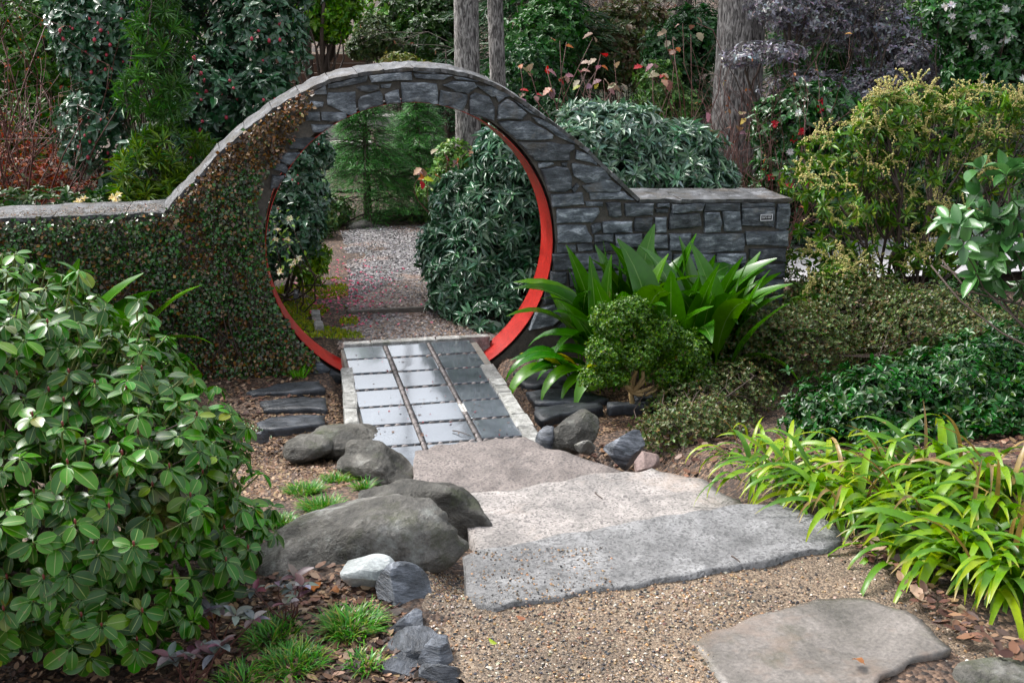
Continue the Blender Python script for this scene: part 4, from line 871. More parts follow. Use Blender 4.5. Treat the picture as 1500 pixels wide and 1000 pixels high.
tuft(438, 553, .05, 60, .12, "bright green clump of sprouting bulbs at the foot of the creeper", -.1, ((.14, .38, .04), (.18, .42, .06)), "bulb_sprout", "plant", 1.6)

# ------------------------------------------------------------------ boxwood trained like a small tree
bb = gpt(925, 606)
BX = [B(900, 468, bb[1]+.05, .15, .15, .11), B(925, 455, bb[1]+.08, .12, .13, .09), B(960, 488, bb[1]+.04, .16, .15, .12), B(1005, 515, bb[1]+.03, .15, .15, .12), B(885, 515, bb[1]-.05, .12, .13, .09), B(930, 520, bb[1]-.08, .13, .13, .09), B(870, 553, bb[1]-.06, .1, .12, .055), B(900, 550, bb[1]-.08, .1, .12, .055), B(975, 545, bb[1]-.02, .14, .14, .07), B(1022, 553, bb[1], .12, .13, .075), B(1000, 568, bb[1], .13, .13, .045)]
bt, _, _ = shrub("boxwood", "dense rounded boxwood on a pale twisted trunk before the aspidistra", "shrub", bb, BX, 7000, 5, .017, L_SML, [(.032, .088, .01), (.055, .135, .015), (.09, .18, .022), (.15, .23, .042)], M['leaf'], (3, 3, 2, 1), 55, .0, .12, 0, seed=131, lump=.35)
rng = rs(132); tl = [(np.array([bb+[0, 0, -.03], bb+[.006, 0, .06], bb+[-.004, .01, .13], bb+[.0, 0, .17]]), [.024, .018, .017, .018])]
for e in BX: 
    st = bb+np.array([0, 0, .15]); tl.append((bendline(st, np.array(e[:3]), 7, rng, .08), np.linspace(.015, .005, 7)))
part("trunk", tubes("trunk", tl, M['stem_tan'], 8), bt)
shrub("boxwood_seedling", "tiny boxwood seedling right of the boxwood trunk", "shrub", gpt(985, 605), [(*(gpt(982, 600)+[0, 0, .06]), .1, .08, .07)], 420, 5, .017, L_SML, [(.05, .14, .025), (.08, .19, .035)], M['leaf_gloss'], None, 55, 0, .2, 4, .004, seed=133)
# ------------------------------------------------------------------ low azaleas right of the boxwood
az = [(.045, .085, .025), (.075, .11, .035), (.11, .12, .05), (.11, .075, .035), (.16, .17, .085)]
def lowblob(u, v, rx, ry, rz, z0=.2):
    p = gpt(u, v, z0); return (p[0], p[1], p[2]+rz*.6, rx, ry, rz)
shrub("azalea", "low twiggy azalea with tiny olive leaves before the pieris", "shrub", gpt(1130, 560), [lowblob(1060, 540, .5, .35, .3), lowblob(1160, 550, .5, .4, .34), lowblob(1250, 520, .5, .4, .42), lowblob(1140, 490, .6, .4, .36), lowblob(1350, 540, .5, .4, .4), lowblob(1450, 560, .5, .4, .36)], 15000, 5, .024, L_SML, az, M['leaf'], (3, 3, 2, 2, 1), 55, 0, .25, 16, .006, seed=141, stem_tips=120, zmin=gr)
shrub("azalea", "thin low azalea beside the steps, with twigs and dead leaves showing", "shrub", gpt(1000, 655), [lowblob(985, 650, .26, .24, .14), lowblob(1040, 640, .3, .26, .16), lowblob(1010, 610, .32, .26, .16), lowblob(1070, 600, .36, .3, .2)], 3600, 5, .021, L_SML, az, M['leaf'], (3, 3, 2, 2, 1), 55, 0, .4, 14, .005, seed=142, stem_tips=110, zmin=gr)
shrub("glossy_shrub", "dark green glossy small-leaved shrub above the strap-leaved plants", "shrub", gpt(1400, 590, .3), [B(1290, 600, -2.7, .36, .35, .26), B(1420, 590, -2.7, .5, .4, .32), B(1340, 655, -3.0, .42, .3, .2), B(1450, 660, -3.1, .4, .35, .24), B(1500, 620, -2.9, .5, .4, .36), B(1220, 610, -2.5, .28, .3, .22), B(1260, 655, -2.9, .3, .3, .16), B(1400, 690, -3.2, .4, .25, .16), B(1500, 690, -3.2, .4, .3, .2), B(1340, 575, -2.5, .4, .3, .18), B(1420, 550, -2.5, .4, .35, .22), B(1500, 530, -2.4, .4, .35, .26)], 6500, 6, .042, L_ELL, [(.012, .05, .011), (.016, .068, .015), (.024, .09, .02), (.034, .075, .015)], M['leaf_semi'], None, 62, .2, .3, 10, .006, seed=143, stem_tips=60, zmin=gr, lump=.45)
# broad-leaved branch shrub at the right edge
shrub("broadleaf_shrub", "large smooth-leaved evergreen shrub reaching in from the right edge", "shrub", gpt(1700, 640, .3), [B(1420, 350, -2.6, .17, .22, .16), B(1485, 375, -2.7, .2, .25, .18), B(1470, 270, -2.7, .14, .2, .12), B(1545, 330, -2.7, .25, .3, .36), B(1380, 385, -2.5, .1, .12, .05), B(1440, 400, -2.6, .14, .16, .07)], 80, 6, .118, L_BRO, [(.05, .125, .05), (.065, .15, .06), (.08, .17, .075), (.09, .18, .05)], M['leaf_gloss'], None, 62, .12, .25, 7, .009, 'twig', 144, 220, None, .3, stem_tips=40)
# ------------------------------------------------------------------ pieris with yellow flower sprays
rngp = rs(150); PB = [B(u_, v_, .15+.0016*(v_ < 260)*(u_-1150)*.4-.0012*max(0, v_-260)+rngp.normal(0, .12), rngp.uniform(.16, .25), .24, rngp.uniform(.1, .15)) for u_, v_ in ((1300, 168), (1350, 152), (1402, 165), (1440, 152), (1487, 165), (1262, 200), (1312, 208), (1372, 198), (1432, 208), (1484, 218), (1215, 218), (1242, 245), (1292, 252), (1342, 252), (1402, 258), (1452, 265), (1183, 268), (1236, 300), (1287, 302), (1342, 312), (1402, 322), (1202, 342), (1252, 352), (1312, 362), (1182, 392), (1232, 402), (1292, 405), (1360, 380), (1190, 440), (1260, 450))]
pt_, PT, PA = shrub("pieris", "tall pieris shrub with yellow flower sprays right of the wall", "shrub", gpt(1310, 480), PB, 780, 8, .078, L_LAN, [(.048, .115, .02), (.08, .165, .028), (.12, .21, .04), (.18, .22, .06)], M['leaf'], (3, 3, 2, 1), 66, .1, .16, 22, .016, 'twig', 151, stem_tips=170, lump=.25)
rng = rs(152); u, v, z = proj(PT); score = PA[:, 2]*1.3-.25*unit(PA)[:, 1]+rng.normal(0, .25, len(PT)); idx = np.argsort(-score)[:170]
fm = attr_mat('pieris_flower', .6)
sprays = []
for k in range(10):
    P = [];
    for a in range(6):
        dx, dy = rng.normal(0, .5, 2); n = 15; t = np.linspace(.15, 1, n); ln = .11
        q = np.column_stack([dx*t*ln, dy*t*ln, .035*np.sin(t*2.2)-.05*t*t*(a % 3 > 0)+.06*t*(a % 3 == 0)]); P.append(q+rng.normal(0, .003, q.shape))
    P = np.concatenate(P); n = len(P); sprays.append(scatter(OCT, P, rng.normal(0, 1, (n, 3)), np.tile([[.1, .2, 1.]], (n, 1)), rng.uniform(.008, .014, n), palette(rng, n, [(.46, .4, .12), (.36, .35, .1), (.5, .4, .17), (.28, .29, .08)], None, .18, .06), fm, "flower_spray", False))
for k, i in enumerate(idx): part_at("flower_spray", sprays[k % 10], pt_, Matrix.Translation(PT[i]+unit(PA[i])*.02) @ Matrix.Rotation(rng.uniform(0, 6.28), 4, 'Z') @ Matrix.Scale(rng.uniform(1.05, 1.65), 4))
# ------------------------------------------------------------------ evergreen mounds behind the wall (same kind, two plants)
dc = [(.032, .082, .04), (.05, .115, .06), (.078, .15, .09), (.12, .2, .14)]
def sky_sheen_top(P, C, rng):  # paints the sky's reflection as paler leaf colour towards the top
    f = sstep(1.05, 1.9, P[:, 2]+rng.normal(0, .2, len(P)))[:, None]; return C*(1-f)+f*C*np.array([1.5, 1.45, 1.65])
DB = [B(700, 420, 1.3, .42, .42, .45), B(740, 330, 1.4, .42, .45, .5), B(760, 240, 1.5, .38, .45, .36), B(770, 450, 1.0, .36, .36, .4), B(690, 300, 1.9, .34, .4, .32), B(660, 370, 1.7, .28, .36, .3), B(720, 470, .85, .3, .3, .2), B(760, 215, 1.6, .28, .4, .22)]
shrub("evergreen_mound", "dark green whorled-leaf evergreen bush seen through the gate's right half", "shrub", gpt(740, 440), DB, 2700, 9, .088, L_LAN, dc, M['leaf_gloss'], None, 70, .1, .16, 10, .014, seed=161, colf=sky_sheen_top, lump=.18, zmin=gr)
DB2 = [B(900, 200, 1.3, .42, .4, .26), B(980, 220, 1.3, .42, .4, .24), B(900, 260, 1.1, .4, .36, .3), B(1000, 262, 1.1, .4, .36, .22), B(860, 180, 1.5, .24, .3, .16), B(1040, 258, 1.2, .2, .3, .14), B(930, 320, 1.2, .6, .36, .4), B(850, 225, 1.2, .2, .3, .25)]
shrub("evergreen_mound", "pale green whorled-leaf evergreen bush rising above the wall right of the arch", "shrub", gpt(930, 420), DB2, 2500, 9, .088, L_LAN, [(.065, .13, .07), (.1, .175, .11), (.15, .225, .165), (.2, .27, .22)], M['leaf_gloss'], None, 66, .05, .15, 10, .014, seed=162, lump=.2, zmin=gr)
# ------------------------------------------------------------------ camellia, podocarpus and the bare shrub behind the left wall
cc = [(.026, .068, .032), (.042, .098, .05), (.068, .13, .076), (.12, .185, .135)]
CBl = [B(380, 60, 2.6, .42, .5, .5), B(300, 150, 2.4, .5, .5, .5), B(190, 60, 2.9, .6, .5, .6), B(140, 190, 2.6, .34, .4, .42), B(260, 250, 2.2, .5, .45, .45), B(400, -60, 2.8, .5, .5, .5), B(260, -60, 3, .7, .6, .6), B(120, 40, 2.9, .3, .4, .4), B(390, 150, 2.2, .26, .4, .3), B(200, 330, 2.4, .6, .4, .45)]
ct, CT, CA_ = shrub("camellia", "tall dark camellia with pink buds behind the left wall", "shrub", gpt(280, 400), CBl, 4300, 6, .072, L_ELL, cc, M['leaf_gloss'], (3, 3, 2, 1), 64, .15, .22, 9, .022, seed=171, lump=.25, stem_tips=90)
M['bud_pink'] = plain_mat('pink_bud', (.45, .04, .07), .45, .3)
def buds(root, T, A, n, size, seed, mat='bud_pink', name="bud"):
    rng = rs(seed); sc = visible_rank(T, np.ones(len(T)), A)*rng.uniform(.6, 1, len(T)); me = mesh_np(name, BALL.V*[.85, .85, 1.25], BALL.loops, BALL.tot, M[mat], smooth=True)
    for i in np.argsort(-sc)[:n]: part_at(name, me, root, Matrix.Translation(T[i]+unit(A[i])*.03) @ Matrix.Rotation(rng.uniform(0, 3), 4, 'X') @ Matrix.Scale(size*rng.uniform(.75, 1.25), 4))
buds(ct, CT, CA_, 120, .036, 172)
PO = [B(235, 60, 1.5, .2, .2, .3), B(225, 140, 1.4, .26, .24, .22), B(250, 220, 1.3, .3, .24, .2), B(215, 250, 1.2, .26, .22, .18), B(275, 285, 1.1, .22, .2, .14), B(225, -30, 1.6, .18, .2, .3), B(205, 290, 1.15, .18, .2, .12)]
def yg(P, C, rng):
    f = (sstep(1.75, 1.2, P[:, 2])*(rng.uniform(0, 1, len(P)) < .75))[:, None]; return C*(1-f)+f*C*np.array([2.6, 1.7, 1.0])
shrub("podocarpus", "bright green narrow-leaved podocarpus just behind the left wall", "shrub", gpt(240, 420), PO, 330, 17, .105, L_NAR, [(.032, .088, .022), (.046, .115, .026), (.06, .14, .03)], M['leaf'], None, 58, .0, .25, 3, .02, seed=173, colf=yg, stem_tips=60, lump=.25)
def twiggy(name, label, cat, base, n0, h, spread, mat, seed, leafcols=None, nleaf=0, L=.05, levels=3, kids=4, r0=.014, tm=None, group=None, wob=.06, up=.5, leafmat='leaf_matte'):
    rng = rs(seed); root = empty(name, base, label, cat, group); ln = branching(rng, base, n0, h, spread, levels, kids, r0, wob, up)
    part("stems", tubes("stems", ln, M[mat], 4), root)
    if nleaf:
        allp = np.concatenate([p[2:] for p, r in ln]); T = allp[rng.integers(len(allp), size=nleaf)]+rng.normal(0, .01, (nleaf, 3)); D = unit(rng.normal(0, 1, (nleaf, 3))+[0, 0, -.5]); N = unit(rng.normal(0, .6, (nleaf, 3))+[0, 0, .8])
        part("foliage", scatter(tm or L_ELL, T, D, N, L*np.exp(rng.normal(0, .25, nleaf)), palette(rng, nleaf, leafcols, None, .2), M[leafmat], "foliage"), root)["kind"] = "stuff"
    return root
red = [(.2, .035, .02), (.28, .09, .03), (.12, .04, .03), (.09, .1, .03), (.25, .16, .12)]
for k, (u, v, y, h) in enumerate(((25, 330, 2.4, 2.0), (70, 330, 3.2, 2.2), (-60, 330, 3.0, 2.6))):
    p = aty(u, v, y); p[2] = gz(p[0], p[1]); twiggy("bare_shrub", ["arching red-brown bare shrub nearest the left edge behind the wall", "red-brown bare shrub beside the camellia", "tall bare shrub reaching in from the left edge"][k], "shrub", p, 8, h, .6, 'twig_red', 181+k, red, 200, .03, 3, 3, .011, None, "bare shrubs behind the left wall", .07, .1)
shrub("red_leaf_shrub", "low rusty red-leaved shrub behind the left wall", "shrub", gpt(90, 360), [B(60, 260, 3.0, .6, .4, .3), B(120, 290, 2.8, .35, .3, .2), B(0, 230, 3.6, .6, .4, .4)], 700, 4, .045, L_ELL, red, M['leaf_matte'], (3, 2, 3, 1, .6), 70, .3, .4, 8, .008, 'twig_red', 185)
# through the gate, left: camellia with cream roses, moss, label
gt_, GT, GA_ = shrub("camellia", "small-leaved camellia just inside the gate's left edge", "shrub", gpt(420, 430), [B(440, 330, 1.3, .2, .3, .3), B(425, 250, 1.5, .24, .3, .3), B(450, 290, 1.6, .18, .3, .26), B(400, 340, 1.2, .24, .3, .36), B(470, 220, 2.2, .12, .25, .16), B(410, 200, 1.6, .2, .3, .24)], 1150, 6, .055, L_ELL, cc, M['leaf_gloss'], (2, 3, 3, 2), 64, .1, .22, 6, .013, seed=174, stem_tips=50)
buds(gt_, GT, GA_, 22, .02, 175)
M['cream'] = leaf_mat('cream_petal', .5, .35)
rose = empty("rose_bush", gpt(415, 440), "sparse rose with cream flowers just inside the gate", "shrub"); rng = rs(176)
rp = [aty(424, 321, .75), aty(420, 352, .7), aty(407, 337, .75), aty(432, 384, .65), aty(428, 390, .66), aty(410, 398, .6), aty(404, 352, .72), aty(438, 378, .68)]
part("stems", tubes("stems", [(bendline(np.array(rose.location)+rng.normal(0, .03, 3)*[1, 1, 0], p-np.array([0, 0, .015]), 7, rng, .08), np.linspace(.009, .003, 7)) for p in rp], M['twig'], 5), rose)
flowers(rose, "flower", rp, np.array([[.1, -.6, .6]]*len(rp)), .03, L_BRO, 9, [(.78, .68, .4), (.8, .76, .6)], M['cream'], 177)
T = np.array(rp)[rng.integers(len(rp), size=60)]+rng.normal(0, .07, (60, 3)); part("foliage", scatter(L_ELL, T, rng.normal(0, 1, (60, 3)), np.tile([[0, -.3, 1.]], (60, 1)), rng.uniform(.03, .05, 60), palette(rng, 60, [(.09, .2, .03), (.15, .27, .04)]), M['leaf'], "foliage"), rose)["kind"] = "stuff"
for k, (u, v, y) in enumerate(((115, 296, .8), (165, 290, .85))):
    r2 = empty("rose_bush", (*aty(u, v, y)[:2], 0), ["pale yellow rose showing over the left wall, nearer the edge", "pale yellow rose showing over the left wall, below the podocarpus"][k], "shrub"); q = [aty(u, v, y), aty(u+8, v-4, y), aty(u+6, v+5, y)][:2+k]
    part("stems", tubes("stems", [(bendline(np.array(r2.location), p, 6, rng, .05), np.linspace(.008, .003, 6)) for p in q], M['twig'], 5), r2); flowers(r2, "flower", q, np.array([[0, -.6, .6]]*len(q)), .032, L_BRO, 9, [(.8, .68, .36), (.8, .76, .6)], M['cream'], 178+k)
shrub("young_shrub", "yellow-green young shrub by the gravel path beyond the gate", "shrub", gpt(455, 425), [B(455, 395, 1.6, .13, .15, .16), B(465, 375, 1.9, .1, .15, .14)], 190, 6, .05, L_ELL, [(.14, .26, .03), (.2, .32, .04), (.09, .2, .03)], M['leaf'], None, 60, .1, .3, 4, .006, seed=179)
def moss_patch():
    rng = rs(191); n = 9000; x = rng.uniform(-1.3, -.2, n); y = rng.uniform(.55, 2.6, n)
    nz = np.array([noise.noise(Vector((a*3, b*3, 2))) for a, b in zip(x, y)]); k = (nz > -.12) & (x < -.36+.05*nz); x, y = x[k], y[k]; n = len(x); z = np.maximum(gz(x, y), fz(x, y)*0-.02)
    return scatter(L_SML, np.column_stack([x, y, z]), np.column_stack([rng.normal(0, .5, n), rng.normal(0, .5, n), np.ones(n)]), np.column_stack([rng.normal(0, 1, n), -np.ones(n), np.full(n, .5)]), rng.uniform(.012, .035, n), palette(rng, n, [(.2, .25, .03), (.28, .3, .04), (.13, .2, .03)], None, .2), M['leaf_matte'], "moss", False)
tag(link("moss", moss_patch()), "yellow-green moss carpet just inside the gate on the left", "moss", kind="stuff")
lb = at(436, 461, 0); LBL = empty("plant_label", lb, "black plant label on a thin stake in the moss", "plant label")
part("stake", tubes("stake", [(np.array([lb, lb+[0, 0, .15]]), [.003, .003])], M['black'], 6), LBL)
lp = lb+np.array([-.004, -.006, .185]); LP_ = part_at("plate", box("plate", .04, .004, .075, M['black'], .001), LBL, Matrix.Translation(lp) @ Matrix.Rotation(-.25, 4, 'X') @ Matrix.Rotation(.15, 4, 'Y'))
for dz in (.018, .004): part_at("lettering", box("lettering", .024, .0015, .004, M['white']), LP_, Matrix.Translation((0, -.0032, dz)), True)
# ------------------------------------------------------------------ fern-like sprays and seedlings in the left bed
def frond_plant(name, label, p, n, L, seed, cols, pinna=.035):
    rng = rs(seed); root = empty(name, p, label, "fern")
    lines, P, D, N, S = [], [], [], [], []
    for k in range(n):
        a = rng.uniform(-1.6, 1.2) if k % 3 else rng.uniform(0, 6.28); d = np.array([math.cos(a), math.sin(a), 0]); t = np.linspace(0, 1, 16)[:, None]
        q = p+d*L*t*rng.uniform(.8, 1.1)+np.array([0, 0, 1])*L*(.75*t-.7*t*t); lines.append((q, np.linspace(.003, .001, 16)))
        side = np.cross(d, [0, 0, 1]); tg = np.gradient(q, axis=0); tg = unit(tg)
        for i in range(2, 16):
            for s in (-1, 1): P.append(q[i]); D.append(s*side+.45*tg[i]+[0, 0, -.1]); N.append(np.cross(side, tg[i])*1.0+rng.normal(0, .15, 3)); S.append(pinna*(1.15-.75*i/16))
    N = np.array(N); N = np.where(N[:, 2:3] < 0, -N, N); n = len(P); part("stems", tubes("stems", lines, M['stem_green'], 4), root)
    part("fronds", scatter(L_LAN, np.array(P), np.array(D), N, np.array(S)*1.6, palette(rng, n, cols, None, .15), M['leaf_gloss'], "fronds"), root)["kind"] = "stuff"
frond_plant("holly_fern", "dark green fern behind the rhododendron, by the slate treads", gpt(290, 640), 16, .42, 195, [(.025, .09, .022), (.04, .13, .03)])
sc_ = [(.17, .15, .16), (.2, .2, .2), (.12, .14, .12), (.13, .07, .08)]
for k, (u, v, h, lab) in enumerate(((430, 915, .17, "grey-leaved seedling with red stems between the grass tufts"), (320, 960, .15, "grey-leaved seedling with red stems under the rhododendron"), (275, 1010, .15, "grey-leaved seedling at the bottom edge"))):
    p = gpt(u, v, .4); rng = rs(200+k); root = empty("azalea_seedling", p, lab, "seedling", "grey-leaved azalea seedlings"); tips = [p+np.array([rng.normal(0, .06), rng.normal(0, .04), h*rng.uniform(.6, 1.1)]) for _ in range(7)]
    part("stems", tubes("stems", [(bendline(p, t, 6, rng, .06), np.linspace(.0035, .0018, 6)) for t in tips], M['twig_red'], 5), root)
    Pq, D, N, S = whorl(rng, np.array(tips), np.tile([[0, 0, 1.]], (7, 1)), 6, .05, 72, .0, .15); C = palette(rng, len(Pq), sc_, None, .12)
    for i in range(len(Pq)):
        me = scatter(L_BRO, np.zeros((1, 3)), np.array([[0, 1., 0]]), np.array([[0, 0, 1.]]), np.ones(1), C[i:i+1], M['leaf'], "leaf"); part_at("leaf", me, root, basis_matrix(Pq[i], D[i], N[i], S[i]))
# ------------------------------------------------------------------ trees
def trunk_mesh(p0, h, d, seed, mat, lean=(0, 0), flare=.35, sides=56, rows=90, ridge=.05, taper=.25):
    rng = rs(seed); a = np.linspace(0, 2*math.pi, sides, endpoint=False); zz = np.linspace(-.2, h, rows); V = []
    for z in zz:
        r = d/2*(1+flare*math.exp(-max(z, 0)/.35))*(1-taper*max(z, 0)/h)
        k = np.array([noise.noise(Vector((math.cos(t)*6.5, math.sin(t)*6.5, z*1.1+seed)))+.7*noise.noise(Vector((math.cos(t)*14, math.sin(t)*14, z*2.3+seed))) for t in a])
        r = r*(1+ridge*k); V.append(np.column_stack([p0[0]+lean[0]*z+r*np.cos(a), p0[1]+lean[1]*z+r*np.sin(a), np.full(sides, p0[2]+z)]))
    i = np.arange(rows-1)[:, None]*sides; j = np.arange(sides)[None]; k = (j+1) % sides; q = np.stack([i+j, i+k, i+sides+k, i+sides+j], -1).reshape(-1, 4)
    return mesh_np("trunk", np.concatenate(V), q.ravel(), np.full(len(q), 4), mat, smooth=True)
def conifer_parts(root, base, h, rad, nb, seed, cols, nl=.06, per=150, z0=.08, droop=.35, shape=.9, w=.12, trunk_r=.06, mat='needle', with_trunk=True, spread=.07):
    rng = rs(seed); lines, P, D = [], [], []
    if with_trunk: lines.append((np.array([base+[0, 0, -.1], base+[0, 0, h*.5], base+[0, 0, h]]), [trunk_r, trunk_r*.6, .008]))
    for k in range(nb):
        f = rng.uniform(z0, 1)**.9; L = rad*(1-f)**shape*rng.uniform(.65, 1.1)+.06; a = rng.uniform(0, 6.28); t = np.linspace(0, 1, 8)[:, None]
        st = base+np.array([0, 0, h*f]); q = st+np.array([math.cos(a), math.sin(a), 0])*L*t+np.array([0, 0, 1])*L*(rng.uniform(-.05, .6)*t-droop*2*t*t); lines.append((q, np.linspace(max(.003, trunk_r*.15), .0015, 8)))
        m = int(per*(L/rad)**.8)+10; tt = rng.uniform(.12, 1, m); x = np.array([np.interp(tt, t[:, 0], q[:, c]) for c in range(3)]).T
        sidev = np.array([-math.sin(a), math.cos(a), 0]); sgn = rng.choice([-1, 1], m); off = np.abs(rng.normal(0, 1, m))*spread*4*L*(1.1-tt)/1.1+.02
        x = x+sidev*(sgn*off)[:, None]+np.array([0, 0, -1])*(off*rng.uniform(.2, .8, m))[:, None]+rng.normal(0, .012, (m, 3))
        P.append(x); D.append(unit(np.array([math.cos(a), math.sin(a), -droop])+sidev*(sgn*.8)[:, None]+rng.normal(0, .35, (m, 3))))
    P = np.concatenate(P); D = np.concatenate(D); n = len(P); S = nl*np.exp(rng.normal(0, .25, n))
    C = palette(rng, n, cols, None, .22)
    part("crown", scatter(L_NDL, P, D, rng.normal(0, .4, (n, 3))+[0, 0, 1], np.column_stack([S*w/.12, S, S]), C, M[mat], "crown", False), root)["kind"] = "stuff"
    part("trunk" if with_trunk else "limbs", tubes("trunk", lines, M['twig'], 6), root)
def conifer(name, label, base, h, rad, nb, seed, cols, group=None, **kw):
    root = empty(name, base, label, "tree", group); conifer_parts(root, np.asarray(base, float), h, rad, nb, seed, cols, **kw); return root
def ground_at(u, y, v=200):
    p = aty(u, v, y); p[2] = gz(p[0], p[1]); return p
def big_tree(label, u, y, d, h, seed, mat='bark', lean=(0, 0), crown=None, **kw):
    p = ground_at(u, y); p = p-np.array([0, 0, 0]); root = empty("tree", p, label, "tree", "tree trunks behind the garden")
    tk = part("trunk", trunk_mesh(p, h, d, seed, M[mat], lean, **kw), root)
    rng = rs(seed+5); top = p+np.array([lean[0]*h, lean[1]*h, h])
    if crown == 'pine': conifer_parts(root, p+np.array([0, 0, h*.42]), h*.75, 2.6, 46, seed+6, [(.02, .06, .02), (.03, .085, .028)], nl=.26, per=130, z0=.02, droop=.1, w=.16, trunk_r=.1, with_trunk=False)
    else: part("branches", tubes("branches", branching(rng, p+np.array([lean[0]*h, lean[1]*h, h*.93]), 5, h*.45, .9, 3, 4, d*.22, .08), M[mat], 6), tk, True)
    return root
big_tree("thickest grey oak trunk behind the wall's right end", 1076, 5.0, .60, 9, 301, 'bark', (.004, 0), None, ridge=.035)
big_tree("straight grey-brown trunk rising behind the arch, left of a thinner one", 686, 7.2, .345, 11, 302, 'bark', (-.004, 0), 'pine', ridge=.04, rows=120)
big_tree("thin shaggy trunk just right of the straight trunk", 735, 8.2, .235, 10, 303, 'bark', (-.035, 0), 'pine', ridge=.07, rows=110)
big_tree("far slim grey trunk between the hydrangea stems", 837, 13.5, .33, 12, 304, 'bark', (0, 0), None, ridge=.05)
big_tree("dark trunk right of the thickest oak, half behind purple leaves", 1146, 8.5, .38, 10, 305, 'bark_dark', (.03, 0), None)
for k, (u, y, d, lab) in enumerate(((585, 27, .3, "far pale trunk above the olive shrub"), (780, 24, .22, "far thin trunk among the bare thicket, left"), (905, 22, .2, "far thin trunk among the bare thicket, middle"), (985, 20, .26, "far dark trunk left of the thickest oak"), (30, 15, .25, "far dark trunk at the upper left edge"), (115, 20, .3, "far grey trunk left of the camellia"), (1290, 15, .3, "far trunk behind the purple-leaved tree"))):
    big_tree(lab, u, y, d, 11, 310+k, 'bark' if k in (0, 2, 5) else 'bark_dark', (rs(k).normal(0, .02), 0), None, sides=20, rows=30)
gc = [(.04, .13, .035), (.06, .17, .045), (.09, .22, .065)]
conifer("deodar", "feathery green conifer in the middle of the gate view", ground_at(535, 6.0), 1.85, 1.05, 150, 321, gc, nl=.05, per=420, droop=.22, w=.12, spread=.1)
conifer("deodar", "feathery conifer to the right of the middle one, lower", ground_at(612, 6.6), 1.6, 1.0, 140, 322, gc, nl=.05, per=400, droop=.22, w=.12, spread=.1)
conifer("deodar", "small dark conifer behind the two feathery ones", ground_at(655, 9.0), 2.0, 1.0, 70, 323, [(.015, .05, .018), (.025, .075, .025)], nl=.08, per=150, droop=.25, w=.13)
hc = [(.012, .045, .015), (.02, .065, .02), (.03, .085, .025)]
for k, (u, y, h, r, lab) in enumerate(((640, 17, 3.6, 2.0, "dark hemlock left of the straight trunk"), (780, 12.5, 8, 1.9, "dark hemlock right of the thin shaggy trunk"), (880, 26, 9, 3.0, "far dark hemlock behind the bare thicket"), (1000, 16, 8, 1.8, "dark hemlock just left of the thickest oak"), (735, 22, 9, 2.6, "far hemlock behind the two middle trunks"), (1220, 12, 8, 2.6, "dark evergreen behind the purple-leaved tree"), (1420, 10, 8, 2.6, "dark evergreen behind the white camellia"), (1560, 8, 7, 2.2, "dark evergreen beyond the right edge"))):
    conifer("hemlock", lab, ground_at(u, y), h, r, 150, 331+k, hc if k not in (2,) else [(.03, .07, .02), (.05, .09, .03)], "dark hemlocks in the background", nl=.2, per=190, droop=.3, w=.11, z0=.01, trunk_r=.12, shape=.7, spread=.1)
# ------------------------------------------------------------------ background shrubs
def bg(name, label, u, v, y, blobs, n, k, L, cols, seed, tm=L_ELL, mat='leaf', cat="shrub", **kw):
    return shrub(name, label, cat, ground_at(u, y), blobs, n, k, L, tm, cols, M[mat], None, seed=seed, **kw)
bg("green_tree", "bright green small tree on the far slope, left of the arch top", 475, 60, 13, [B(470, 20, 13, .55, .5, .35), B(490, 45, 13, .3, .3, .2), B(450, 35, 13.2, .4, .4, .3), B(500, 10, 13, .35, .4, .3), B(470, -30, 13, .8, .6, .4)], 1900, 6, .085, [(.06, .17, .02), (.1, .22, .03), (.14, .26, .04)], 341, inner=.3, stem_r=.05)
bg("olive_shrub", "round olive green shrub on the slope above the arch", 545, 70, 14, [B(548, 58, 14, .4, .4, .28), B(530, 72, 14, .3, .3, .2), B(570, 70, 14.2, .3, .3, .22), B(548, 38, 14.2, .3, .3, .2)], 1300, 6, .06, [(.045, .08, .03), (.07, .11, .04), (.12, .15, .07)], 342, inner=.2)
bg("low_shrub", "yellowish low shrub just above the arch crown", 590, 95, 13, [B(585, 92, 13, .35, .3, .18), B(612, 100, 13, .3, .3, .15)], 420, 5, .07, [(.17, .2, .05), (.24, .22, .08), (.1, .14, .04)], 343)
bg("dark_shrub", "dark broad evergreen on the slope left of the straight trunk", 630, 60, 15.5, [B(630, 60, 15.5, .9, .7, .6), B(655, 20, 16, .8, .7, .7), B(610, 20, 16.5, .8, .7, .6)], 1500, 6, .1, [(.02, .05, .015), (.035, .075, .02), (.05, .1, .03)], 344)
bg("dark_shrub", "dark green shrub behind the thin shaggy trunk", 780, 120, 9.5, [B(770, 120, 9.5, .7, .6, .6), B(800, 170, 9, .6, .5, .4), B(735, 190, 9, .6, .5, .5)], 1500, 6, .08, [(.015, .05, .018), (.025, .075, .025), (.04, .1, .03)], 345)
bg("leafy_shrub", "fresh green leafy shrub left of the thickest oak", 965, 130, 4.6, [B(965, 130, 4.6, .3, .3, .32), B(990, 160, 4.5, .3, .3, .25)], 430, 6, .055, [(.05, .12, .03), (.09, .17, .05), (.14, .21, .08)], 346)
bg("variegated_shrub", "pale green shrub below the straight trunk, seen through the gate", 650, 250, 5.2, [B(665, 240, 5.2, .22, .25, .3), B(645, 275, 5.0, .25, .25, .25)], 330, 6, .06, [(.12, .22, .06), (.2, .28, .1), (.07, .15, .04)], 347)
ev = [(.03, .085, .015), (.05, .12, .02), (.075, .16, .03)]
